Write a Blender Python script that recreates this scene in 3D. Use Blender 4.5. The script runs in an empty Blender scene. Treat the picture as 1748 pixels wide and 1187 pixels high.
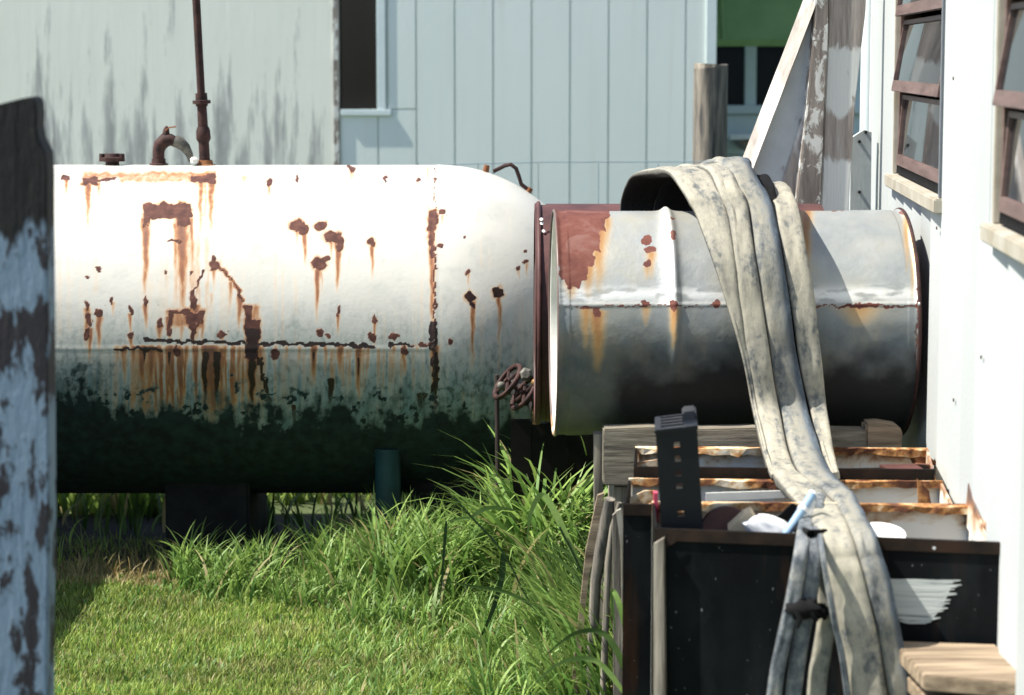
import bpy, bmesh, math, random
import numpy as np
from mathutils import Vector, Matrix, Euler, Quaternion
random.seed(7); RNG = np.random.default_rng(7)
S = bpy.context.scene
# ------------------------------------------------------------------ camera
F = 4127.0; CX = 874.0; CY = 593.5; H = 1.80
PITCH = math.atan(493.5 / F)
cd = bpy.data.cameras.new('camera'); cam = bpy.data.objects.new('camera', cd); S.collection.objects.link(cam)
cam.location = (0, 0, H); cam.rotation_euler = (math.radians(90) - PITCH, 0, 0)
cd.sensor_width = 36; cd.lens = F / 1748 * 36; cd.clip_end = 500; cd.clip_start = .1
cd.dof.use_dof = True; cd.dof.focus_distance = 7.4; cd.dof.aperture_fstop = 4.0
S.camera = cam
# ------------------------------------------------------------------ light
SUN = Vector((-.56, -.082, .83)).normalized()
w = bpy.data.worlds.new('World'); S.world = w; w.use_nodes = True
wn = w.node_tree.nodes; sky = wn.new('ShaderNodeTexSky'); sky.sky_type = 'NISHITA'; sky.sun_disc = False
sky.sun_elevation = math.asin(SUN.z); sky.sun_rotation = math.atan2(SUN.x, SUN.y)
w.node_tree.links.new(sky.outputs[0], wn['Background'].inputs[0]); wn['Background'].inputs[1].default_value = .10
sl = bpy.data.lights.new('sun', 'SUN'); so = bpy.data.objects.new('sun', sl); S.collection.objects.link(so)
sl.energy = 4.6; sl.angle = math.radians(.5); sl.color = (1, .95, .86)
so.rotation_euler = SUN.to_track_quat('Z', 'Y').to_euler(); so.location = (-5, 0, 8)
S.view_settings.view_transform = 'Standard'; S.view_settings.look = 'None'
S.view_settings.exposure = 1.1; S.view_settings.gamma = 1
# ------------------------------------------------------------------ pixel helpers
cp, sp = math.cos(PITCH), math.sin(PITCH)
def ray(px, py):
    dx = (px - CX) / F; dy = (CY - py) / F
    return Vector((dx, cp + dy * sp, -sp + dy * cp))
def P(px, py, Y):
    d = ray(px, py); return Vector((0, 0, H)) + d * (Y / d.y)
def G(px, py, z=0.):
    d = ray(px, py); return Vector((0, 0, H)) + d * ((z - H) / d.z)
def proj(v):                                   # numpy (n,3) -> px, py
    x = v[:, 0]; y = v[:, 1]; z = v[:, 2] - H
    fw = y * cp - z * sp; up = y * sp + z * cp
    return CX + F * x / fw, CY - F * up / fw
def cyl_fit(pt, pb, Y):                        # axis height and radius of a cylinder along x from its outline rows
    a = [math.atan2(ray(CX, p).z, ray(CX, p).y) for p in (pt, pb)]
    m = (a[0] + a[1]) / 2; h = abs(a[0] - a[1]) / 2
    D = Y / math.cos(m); return H + D * math.sin(m), D * math.sin(h)
# ------------------------------------------------------------------ noise for wear masks
def vn(x, y, seed=0):
    xi = np.floor(x).astype(np.int64); yi = np.floor(y).astype(np.int64); fx = x - xi; fy = y - yi
    fx = fx * fx * (3 - 2 * fx); fy = fy * fy * (3 - 2 * fy)
    def h(a, b):
        n = (a * 374761393 + b * 668265263 + seed * 982451653) & 0x7fffffff
        n = ((n ^ (n >> 13)) * 1274126177) & 0x7fffffff
        return ((n ^ (n >> 16)) & 0xffff) / 65535.
    return (h(xi, yi) * (1 - fx) + h(xi + 1, yi) * fx) * (1 - fy) + (h(xi, yi + 1) * (1 - fx) + h(xi + 1, yi + 1) * fx) * fy
def fbm(x, y, seed=0, o=4):
    s = 0; a = .5
    for k in range(o): s = s + a * vn(x, y, seed + k * 17); x = x * 2.03; y = y * 2.03; a *= .5
    return s / (1 - .5 ** o)
def sstep(a, b, x):
    t = np.clip((x - a) / (b - a), 0, 1); return t * t * (3 - 2 * t)
class Wear:
    def __init__(s, px, py, seed=1):
        s.x = px + (fbm(px / 9, py / 9, seed) - .5) * 13; s.y = py + (fbm(px / 9, py / 9, seed + 50) - .5) * 13
        s.px, s.py = px, py; s.m = {}
    def get(s, k):
        if k not in s.m: s.m[k] = np.zeros_like(s.px)
        return s.m[k]
    def box(s, k, x0, y0, x1, y1, v=1., soft=2.5):
        m = s.get(k); x, y = s.x, s.y
        a = sstep(x0 - soft, x0 + soft, x) * (1 - sstep(x1 - soft, x1 + soft, x)) * sstep(y0 - soft, y0 + soft, y) * (1 - sstep(y1 - soft, y1 + soft, y))
        np.maximum(m, a * v, out=m)
    def blob(s, k, cx, cy, rx, ry, v=1., soft=.35):
        m = s.get(k); d = np.hypot((s.x - cx) / rx, (s.y - cy) / ry)
        np.maximum(m, (1 - sstep(1 - soft, 1 + soft, d)) * v, out=m)
    def drip(s, k, x, y0, y1, wd, v=1., sway=0):
        m = s.get(k); t = np.clip((s.py - y0) / (y1 - y0), 0, 1)
        ins = (s.py > y0 - 2) & (s.py < y1)
        cxx = x + sway * t + (vn(s.py / 16 + x, s.py * 0, 3) - .5) * 3
        a = np.exp(-((s.px - cxx) / (wd * (1 - .55 * t))) ** 2) * (1 - t) ** .6 * ins * sstep(y0 - 3, y0 + 3, s.py)
        np.maximum(m, a * v, out=m)
    def line(s, k, pts, wd, v=1.):
        m = s.get(k)
        for (x0, y0), (x1, y1) in zip(pts[:-1], pts[1:]):
            dx, dy = x1 - x0, y1 - y0; L = dx * dx + dy * dy
            t = np.clip(((s.x - x0) * dx + (s.y - y0) * dy) / L, 0, 1)
            d = np.hypot(s.x - x0 - t * dx, s.y - y0 - t * dy)
            np.maximum(m, (1 - sstep(wd * .5, wd * 1.3, d)) * v, out=m)
# ------------------------------------------------------------------ materials
M = {}
class NT:
    def __init__(s, name, rough=.7, metal=0., spec=.4):
        s.m = bpy.data.materials.new(name); s.m.use_nodes = True; M[name] = s.m
        s.n = s.m.node_tree.nodes; s.l = s.m.node_tree.links; s.b = s.n['Principled BSDF']
        s.b.inputs['Roughness'].default_value = rough; s.b.inputs['Metallic'].default_value = metal
        s.b.inputs['Specular IOR Level'].default_value = spec
        s.tc = s.n.new('ShaderNodeTexCoord'); s.geo = s.n.new('ShaderNodeNewGeometry')
    def vec(s, sc=(1, 1, 1), src='Object'):
        mp = s.n.new('ShaderNodeMapping'); mp.inputs['Scale'].default_value = sc
        s.l.new(s.geo.outputs['Position'] if src == 'pos' else s.tc.outputs[src], mp.inputs[0]); return mp.outputs[0]
    def noise(s, scale, sc=(1, 1, 1), det=6, rough=.6, src='Object', dist=0):
        t = s.n.new('ShaderNodeTexNoise'); t.inputs['Scale'].default_value = scale; t.inputs['Detail'].default_value = det
        t.inputs['Roughness'].default_value = rough; t.inputs['Distortion'].default_value = dist
        s.l.new(s.vec(sc, src), t.inputs['Vector']); return t.outputs['Fac']
    def ramp(s, f, stops):
        r = s.n.new('ShaderNodeValToRGB'); e = r.color_ramp.elements
        while len(e) < len(stops): e.new(.5)
        for k, (p, c) in enumerate(stops):
            e[k].position = p; e[k].color = (c, c, c, 1) if isinstance(c, (int, float)) else (*c, 1)
        s.l.new(f, r.inputs[0]); return r.outputs[0]
    def mix(s, f, a, b, mode='MIX'):
        x = s.n.new('ShaderNodeMix'); x.data_type = 'RGBA'; x.blend_type = mode
        for i, v in ((0, f), (6, a), (7, b)):
            if isinstance(v, (int, float)): x.inputs[i].default_value = v if i == 0 else (v, v, v, 1)
            elif isinstance(v, tuple): x.inputs[i].default_value = (*v, 1)
            else: s.l.new(v, x.inputs[i])
        return x.outputs[2]
    def math(s, op, a, b=0., clamp=False):
        x = s.n.new('ShaderNodeMath'); x.operation = op; x.use_clamp = clamp
        for i, v in ((0, a), (1, b)):
            if isinstance(v, (int, float)): x.inputs[i].default_value = v
            else: s.l.new(v, x.inputs[i])
        return x.outputs[0]
    def attr(s, name, color=False):
        a = s.n.new('ShaderNodeAttribute'); a.attribute_name = name; return a.outputs['Color' if color else 'Fac']
    def sep(s, src='pos'):
        x = s.n.new('ShaderNodeSeparateXYZ'); s.l.new(s.geo.outputs['Position'] if src == 'pos' else s.tc.outputs[src], x.inputs[0]); return x.outputs
    def col(s, c):
        if isinstance(c, tuple): s.b.inputs['Base Color'].default_value = (*c, 1)
        else: s.l.new(c, s.b.inputs['Base Color'])
    def bump(s, h, d=.01, st=.6):
        b = s.n.new('ShaderNodeBump'); b.inputs['Distance'].default_value = d; b.inputs['Strength'].default_value = st
        s.l.new(h, b.inputs['Height']); s.l.new(b.outputs[0], s.b.inputs['Normal'])
    def rough(s, r): s.l.new(r, s.b.inputs['Roughness'])
def simple(name, c1, c2, scale=8, rough=.7, metal=0., sc=(1, 1, 1), bump=.002, lo=.35, hi=.65, spec=.35, src='Object'):
    t = NT(name, rough, metal, spec); n = t.noise(scale, sc, src=src); t.col(t.ramp(n, [(lo, c1), (hi, c2)])); t.bump(n, bump, .7); return t
def mask(t, a, scale=70, lo=.42, hi=.58, amt=.5, seedv=(1, 1, 1)):
    n = t.noise(scale, seedv, 5, .65)
    v = t.math('ADD', a, t.math('MULTIPLY', t.math('SUBTRACT', n, .5), amt))
    return t.ramp(v, [(lo, 0.), (hi, 1.)])
# tank enamel: wear masks, some shade painted in with the dirt, + fine noise
t = NT('tank_enamel', .42)
base = t.ramp(t.noise(3, (1, 1, 1)), [(.3, (.53, .515, .455)), (.7, (.61, .595, .53))])
dirt_shade = t.math('MULTIPLY', t.attr('grime_shade'), t.ramp(t.noise(14, (1, 1, .35)), [(.3, .6), (.7, 1.)]))
base = t.mix(dirt_shade, base, (.10, .185, .195))
base = t.mix(t.math('MULTIPLY', t.attr('grime_shade'), t.ramp(t.noise(60, (1, 1, .5)), [(.48, 0.), (.64, .85)])), base, (.035, .06, .055))
st = t.math('MULTIPLY', t.attr('streak'), t.ramp(t.noise(45, (1.6, 1, .25)), [(.25, .55), (.6, 1.)]))
strm = t.ramp(st, [(.0, (.82, .70, .52)), (.28, (.55, .28, .10)), (.55, (.26, .095, .035)), (1., (.09, .03, .018))])
base = t.mix(t.ramp(st, [(.02, 0.), (.45, .95)]), base, strm)
rim_ = mask(t, t.attr('rust'), 70, .12, .50, .75); base = t.mix(t.math('MULTIPLY', rim_, .75), base, (.30, .12, .045))
ru = mask(t, t.attr('rust'), 75, .40, .60, .75)
rc = t.ramp(t.noise(38), [(.3, (.045, .014, .010)), (.5, (.085, .030, .021)), (.72, (.14, .055, .036))])
base = t.mix(ru, base, rc)
spk = t.ramp(t.noise(75, (1, 1, .8), 3, .6), [(.70, 0.), (.735, .8)]); spg = t.ramp(t.noise(5), [(.48, 0.), (.6, 1.)]); base = t.mix(t.math('MULTIPLY', spk, spg), base, (.13, .05, .025))
bl = mask(t, t.attr('stain_shade'), 50, .40, .56, .5)
base = t.mix(bl, base, t.ramp(t.noise(30), [(.3, (.010, .006, .006)), (.7, (.035, .014, .010))]))
base = t.mix(t.math('MULTIPLY', mask(t, t.attr('algae'), 22, .18, .62, .55), .8), base, (.075, .115, .105))
al = mask(t, t.attr('algae'), 45, .48, .72, .8)
base = t.mix(al, base, t.ramp(t.noise(26), [(.35, (.004, .009, .008)), (.65, (.012, .032, .028)), (.85, (.03, .05, .035))]))
t.col(base)
rr = t.math('ADD', .36, t.math('MULTIPLY', t.math('MAXIMUM', ru, al), .45)); t.rough(rr)
hb = t.math('SUBTRACT', t.math('MULTIPLY', t.noise(60), .25), t.math('MULTIPLY', ru, .5)); t.bump(hb, .004, .8)
# galvanised sheet
t = NT('galvanised_sheet', .5, .35, .5)
base = t.ramp(t.noise(5, (1, 1, 1)), [(.3, (.27, .30, .31)), (.5, (.355, .365, .345)), (.72, (.42, .40, .32))])
base = t.mix(t.ramp(t.noise(22, (1.3, 1, 1)), [(.5, 0.), (.75, .3)]), base, (.40, .44, .46))
dirt_shade = t.math('MULTIPLY', t.attr('grime_shade'), t.ramp(t.noise(7, (1, 1, .8)), [(.3, .72), (.65, 1.)]))  # drum dirt tones also carry the shade below the seam
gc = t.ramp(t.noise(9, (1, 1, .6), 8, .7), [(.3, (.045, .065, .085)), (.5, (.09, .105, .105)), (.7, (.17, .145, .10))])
base = t.mix(dirt_shade, base, gc)
base = t.mix(t.attr('lime'), base, (.80, .79, .74))
st = t.attr('streak')
base = t.mix(t.ramp(st, [(.02, 0.), (.5, .9)]), base, t.ramp(st, [(.1, (.58, .37, .13)), (.8, (.32, .12, .03))]))
ru = mask(t, t.attr('rust'), 40, .42, .5, .35)
base = t.mix(ru, base, t.ramp(t.noise(9, (1, 1, 1), 8, .72, dist=.6), [(.36, (.085, .020, .013)), (.5, (.13, .036, .022)), (.62, (.17, .075, .060))]))
bl = mask(t, t.attr('stain_shade'), 18, .08, .85, .3); base = t.mix(bl, base, (.010, .011, .012))  # on the drum this black is mostly painted shade
t.col(base); t.rough(t.math('ADD', .42, t.math('MULTIPLY', t.math('MAXIMUM', ru, bl), .4)))
t.l.new(t.math('MULTIPLY', t.math('SUBTRACT', 1., t.math('MAXIMUM', ru, t.math('MAXIMUM', bl, dirt_shade)), True), .35), t.b.inputs['Metallic'])
t.bump(t.math('ADD', t.math('MULTIPLY', t.noise(4), .9), t.math('MULTIPLY', t.noise(70), .06)), .012, .7)
simple('brown_drum_steel', (.045, .018, .017), (.095, .038, .033), 9, .6)
simple('rusty_pipe', (.018, .008, .007), (.06, .024, .019), 30, .75, bump=.004)
simple('orange_rust', (.12, .04, .015), (.28, .12, .045), 22, .8)
simple('grey_fitting', (.05, .05, .045), (.17, .16, .13), 40, .7)
simple('brass_fitting', (.14, .07, .025), (.30, .18, .06), 40, .5, .4)
simple('dark_steel', (.012, .012, .012), (.035, .03, .028), 14, .6)
simple('teal_paint', (.006, .03, .034), (.010, .05, .055), 10, .5)
simple('soil', (.035, .055, .015), (.08, .10, .035), 12, .95, bump=.01)
simple('rope_grey', (.2, .2, .2), (.45, .45, .42), 60, .9)
simple('wire_blue', (.16, .22, .25), (.22, .30, .34), 5, .5)
simple('window_brown', (.10, .062, .055), (.17, .115, .10), 12, .5, sc=(1, .3, 3))
simple('white_trim', (.60, .60, .55), (.76, .75, .70), 9, .6)
simple('shaded_trim', (.15, .17, .19), (.20, .22, .24), 7, .65)  # cream trim with its shade put into a grey-blue colour
simple('cream_trim', (.30, .26, .19), (.44, .42, .36), 7, .65)
simple('pale_blue_paint', (.60, .69, .69), (.68, .75, .74), 4, .7)
simple('green_awning', (.16, .25, .075), (.19, .29, .095), 5, .75, bump=.001)
simple('bare_wood', (.09, .08, .065), (.34, .30, .24), 6, .9, sc=(9, 9, .7), bump=.005)
simple('log_wood', (.05, .05, .05), (.27, .235, .19), 7, .95, sc=(7, 7, .6), bump=.006)
simple('plank_tan', (.12, .085, .055), (.36, .28, .19), 5, .85, sc=(.7, 8, 8), bump=.004)
simple('black_plastic', (.004, .005, .007), (.006, .007, .010), 6, .38, spec=.3, bump=.0005)
simple('blue_plastic', (.16, .28, .42), (.30, .42, .55), 10, .45)
simple('black_rubber', (.004, .004, .004), (.008, .008, .009), 30, .85, spec=.15)
simple('card', (.55, .42, .26), (.72, .60, .42), 8, .8)
simple('white_plastic', (.66, .68, .70), (.8, .8, .8), 4, .5)
simple('pink_paint', (.55, .06, .11), (.62, .1, .16), 8, .5)
simple('shingle_dark', (.05, .05, .05), (.10, .10, .10), 20, .9)
simple('dark_stake', (.025, .018, .015), (.045, .033, .028), 12, .9)
simple('side_dark', (.002, .002, .002), (.007, .005, .004), 8, .6, spec=.15)
simple('interior_dark', (.02, .02, .02), (.035, .03, .03), 3, .9)
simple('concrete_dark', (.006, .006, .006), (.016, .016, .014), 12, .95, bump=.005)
t = NT('beam_wood', .9)
g = t.noise(4, (1.2, 14, 14), 8, .7); t.col(t.mix(t.ramp(t.noise(3.5, (1, 1, 2)), [(.4, 0.), (.7, .6)]), t.ramp(g, [(.32, (.05, .045, .035)), (.5, (.20, .175, .13)), (.68, (.36, .33, .26))]), (.13, .11, .09))); t.bump(g, .006, .9)
t = NT('white_siding', .6)
n = t.noise(3, (1, 1, .25)); t.col(t.mix(t.ramp(t.noise(90, (1, 1, 1), 3), [(.4, 0.), (.6, .18)]), t.ramp(n, [(.3, (.45, .475, .465)), (.7, (.50, .525, .515))]), (.40, .43, .425))); oi = t.n.new('ShaderNodeObjectInfo'); bc = t.b.inputs['Base Color'].links[0].from_socket; t.col(t.mix(1., bc, t.ramp(oi.outputs['Random'], [(0., .86), (1., 1.)]), 'MULTIPLY')); t.bump(t.noise(90), .0015, .5)
t = NT('ribbed_panel', .6)
z = t.sep()[2]
c = t.ramp(t.noise(2.2, (1, 1, .4), src='pos'), [(.3, (.70, .76, .72)), (.7, (.77, .81, .77))])
t.col(t.mix(t.ramp(t.noise(6, (2, 2, .12), src='pos'), [(.52, 0.), (.75, .35)]), c, (.62, .63, .53))); t.bump(t.noise(30), .001, .4)
t = NT('groove_dirt', .85); t.col(t.ramp(t.noise(8, (1, 1, .5), src='pos'), [(.3, (.55, .56, .47)), (.7, (.62, .64, .57))]))
t = NT('peeling_white', .75)                 # vertical runs of bare wood, thicker low on the wall
z = t.sep()[2]
hi = t.ramp(z, [(.0, 0.), (1., 1.)])
zz = t.math('MULTIPLY', t.math('SUBTRACT', 1.95, z), .17)
a = t.noise(6.5, (2.0, 1, .17), 7, .62, 'pos', .1)
b = t.noise(17, (2.0, 1, .35), 4, .65, 'pos')
v = t.math('ADD', t.math('ADD', t.math('MULTIPLY', a, .75), t.math('MULTIPLY', b, .25)), zz)
c = t.ramp(t.noise(2, src='pos'), [(.3, (.80, .81, .70)), (.7, (.86, .85, .76))])
t.col(t.mix(t.ramp(v, [(.565, 0.), (.66, .85)]), c, t.ramp(b, [(.35, (.22, .22, .215)), (.65, (.42, .42, .40))]))); t.bump(v, .004, .5)
def peel(name, paint, wood1, wood2, lo, hi, scale, sc, det=7, dist=.5, src='Object'):
    t = NT(name, .8); f = t.noise(scale, sc, det, .62, src, dist); g = t.noise(5, (10, 10, .8), 6, .7, src)
    t.col(t.mix(t.ramp(f, [(lo, 0.), (hi, 1.)]), t.ramp(g, [(.35, wood1), (.65, wood2)]), t.ramp(t.noise(14, src=src), [(.3, tuple(c * .82 for c in paint)), (.7, paint)])))
    t.bump(t.math('ADD', t.ramp(f, [(lo, 0.), (hi, 1.)]), t.math('MULTIPLY', g, .5)), .004, .7); return t
peel('peeling_brace', (.78, .78, .74), (.26, .23, .20), (.42, .38, .34), .47, .62, 6, (1, 1, .35))
peel('peeling_timber', (.66, .66, .62), (.13, .11, .10), (.32, .28, .24), .50, .56, 20, (1.2, 1.2, .6))
peel('shaded_board', (.50, .54, .55), (.16, .15, .14), (.3, .27, .24), .25, .32, 9, (1, 1, .6))  # white boards with the grey-blue of their shaded fronts painted in
# timber front: bare at two heights, paint between (wear with its own shape)
t = NT('banded_timber', .85); z = t.sep()[2]
f = t.noise(11, (1.3, 1.3, .5), 6, .65, 'pos', .6)
zt = t.math('ADD', z, t.math('MULTIPLY', t.math('SUBTRACT', f, .5), .16))
band = t.ramp(t.math('MULTIPLY', t.math('SUBTRACT', zt, 1.2), .8), [(0., 1.), (.212, 1.), (.228, 0.), (.335, 0.), (.352, 1.), (.498, 1.), (.51, 0.), (1., 0.)])
g = t.noise(5, (11, 11, .7), 6, .7, 'pos')
t.col(t.mix(band, t.ramp(g, [(.3, (.15, .13, .115)), (.5, (.31, .27, .24)), (.7, (.45, .42, .38))]), t.ramp(f, [(.30, (.30, .28, .25)), (.38, (.60, .61, .58))]))); t.bump(g, .004, .7)
# charred / blue painted post
t = NT('blue_peeling_post', .7); z = t.sep()[2]
f = t.noise(9, (1.6, 1.6, .7), 7, .62, 'pos', .5)
zt = t.math('ADD', z, t.math('MULTIPLY', t.math('SUBTRACT', f, .5), .22))
top = t.ramp(t.math('MULTIPLY', zt, .5), [(.735, 0.), (.745, 1.)])
pt = t.ramp(t.noise(5, src='pos'), [(.3, (.14, .205, .28)), (.7, (.20, .27, .345))])
f2 = t.noise(10, (2.0, 1, .75), 7, .68, 'pos', .2)
pt = t.mix(t.ramp(f2, [(.50, 0.), (.55, 1.)]), pt, (.022, .018, .022))
ch = t.ramp(t.noise(7, (6, 6, .8), src='pos'), [(.35, (.003, .0025, .003)), (.62, (.012, .010, .010)), (.85, (.05, .042, .036))])
t.col(t.mix(top, pt, ch)); t.bump(t.math('ADD', t.noise(30, (2, 2, .4), src='pos'), f2), .006, .7)
peel('post_edge', (.52, .54, .46), (.12, .11, .09), (.30, .29, .25), .38, .5, 8, (1, 1, .6))
# rust-edged enamel for the old metal boxes (rust gathers at rims)
t = NT('rusty_enamel', .4); z = t.sep()[2]; a = t.noise(7, (1, 1, 1.4), 7, .65, 'pos', .6)
e = t.math('MULTIPLY', t.math('SUBTRACT', z, .655), 3.4)
v = t.math('ADD', t.math('MULTIPLY', a, 1.), e)
c = t.mix(t.ramp(v, [(.62, 0.), (.80, .9)]), (.80, .78, .71), t.ramp(v, [(.70, (.62, .38, .14)), (.82, (.30, .11, .03)), (.93, (.06, .02, .012))]))
t.col(c); t.bump(a, .003, .4)
t = NT('rusty_rim', .7); a = t.noise(9, (1, 1, 1), 6, .65, 'pos')
t.col(t.ramp(a, [(.34, (.02, .008, .006)), (.43, (.12, .04, .015)), (.50, (.38, .18, .055)), (.57, (.66, .52, .33)), (.66, (.78, .74, .66))])); t.bump(a, .003, .6)
t = NT('black_box_paint', .5, 0, .10); a = t.noise(5, (1, 1, .35), 7, .65)
c = t.ramp(a, [(.35, (.0025, .003, .0035)), (.6, (.005, .0065, .0075)), (.78, (.012, .009, .006))])
c = t.mix(t.ramp(t.noise(5, (2.2, 1, .22), 6, .6), [(.58, 0.), (.72, .9)]), c, (.035, .016, .008)); c = t.mix(t.ramp(t.noise(4, (1.5, 1, .5)), [(.5, 0.), (.75, .5)]), c, (.025, .03, .032))
c = t.mix(t.ramp(t.noise(110, (1, 1, .6), 2, .5), [(.73, 0.), (.76, .7)]), c, (.30, .33, .34)); t.col(c)
t.rough(t.ramp(t.noise(20), [(.3, .35), (.7, .6)])); t.bump(t.noise(6), .004, .5)
t = NT('paint_smear', .6); a = t.noise(8, (.5, 1, 15), 5, .6, 'pos')
t.col(t.ramp(a, [(.34, (.03, .035, .035)), (.42, (.42, .46, .45)), (.6, (.55, .58, .56))]))
# weathered rubber hose: mud and scuffs drawn out along the hose, fine cloth weave
def hose_mat(name, stops, slate=None, rough=.72):
    t = NT(name, rough)
    a_ = t.n.new('ShaderNodeAttribute'); a_.attribute_name = 'hv'; hv = a_.outputs['Vector']
    def nz_(sc, det, rg_, dist=0):
        q = t.n.new('ShaderNodeTexNoise'); q.inputs['Scale'].default_value = sc; q.inputs['Detail'].default_value = det; q.inputs['Roughness'].default_value = rg_; q.inputs['Distortion'].default_value = dist; t.l.new(hv, q.inputs['Vector']); return q.outputs['Fac']
    v = t.math('ADD', t.math('MULTIPLY', nz_(22, 6, .62, .2), .6), t.math('MULTIPLY', t.noise(60, (1, 1, .8), 5, .7, 'pos'), .4))
    c = t.ramp(v, stops)
    if slate:
        e_ = t.math('ADD', t.attr('across'), t.math('MULTIPLY', t.math('SUBTRACT', v, .5), 2.4)); c = t.mix(t.ramp(e_, [(.05, 0.), (.5, 1.)]), c, t.ramp(v, slate))
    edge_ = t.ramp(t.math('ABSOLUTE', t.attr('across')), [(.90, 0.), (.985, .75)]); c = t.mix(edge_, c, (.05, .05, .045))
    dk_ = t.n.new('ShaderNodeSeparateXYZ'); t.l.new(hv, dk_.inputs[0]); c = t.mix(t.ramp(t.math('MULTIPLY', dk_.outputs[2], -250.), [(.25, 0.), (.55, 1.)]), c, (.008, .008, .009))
    t.col(c)
    wv_ = t.n.new('ShaderNodeTexWave'); wv_.inputs['Scale'].default_value = 160; wv_.inputs['Distortion'].default_value = 2.; t.l.new(t.vec((1, 1, 1), 'pos'), wv_.inputs['Vector'])
    wr_ = nz_(70, 4, .6); t.bump(t.math('ADD', t.math('MULTIPLY', wr_, .8), t.math('MULTIPLY', wv_.outputs['Fac'], .08)), .006, .7)
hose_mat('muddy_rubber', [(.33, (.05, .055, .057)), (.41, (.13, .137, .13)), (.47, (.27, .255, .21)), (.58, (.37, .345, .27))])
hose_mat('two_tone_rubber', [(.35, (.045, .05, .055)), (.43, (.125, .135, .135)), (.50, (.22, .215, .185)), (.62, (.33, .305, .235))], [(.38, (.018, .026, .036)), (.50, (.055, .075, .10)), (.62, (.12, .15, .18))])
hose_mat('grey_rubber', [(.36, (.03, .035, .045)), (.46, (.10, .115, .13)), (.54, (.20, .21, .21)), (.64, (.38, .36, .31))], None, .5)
# glass
t = NT('window_glass', .02, 0, .5); t.col((.015, .017, .02)); t.b.inputs['IOR'].default_value = 1.55
t.rough(t.ramp(t.noise(14), [(.4, .015), (.7, .06)]))
t = NT('dark_glass', .12, 0, .4); t.col((.006, .006, .008))
# leaf
for nm in ('lawn_blade', 'tall_blade', 'weed_leaf'):
    t = NT(nm, .5, 0, .35); c = t.attr('tint', True); t.col(c)
    tr = t.n.new('ShaderNodeBsdfTranslucent'); t.l.new(c, tr.inputs[0]); mx = t.n.new('ShaderNodeMixShader'); mx.inputs[0].default_value = .35
    t.l.new(t.b.outputs[0], mx.inputs[1]); t.l.new(tr.outputs[0], mx.inputs[2]); t.l.new(mx.outputs[0], t.n['Material Output'].inputs[0])
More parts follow.
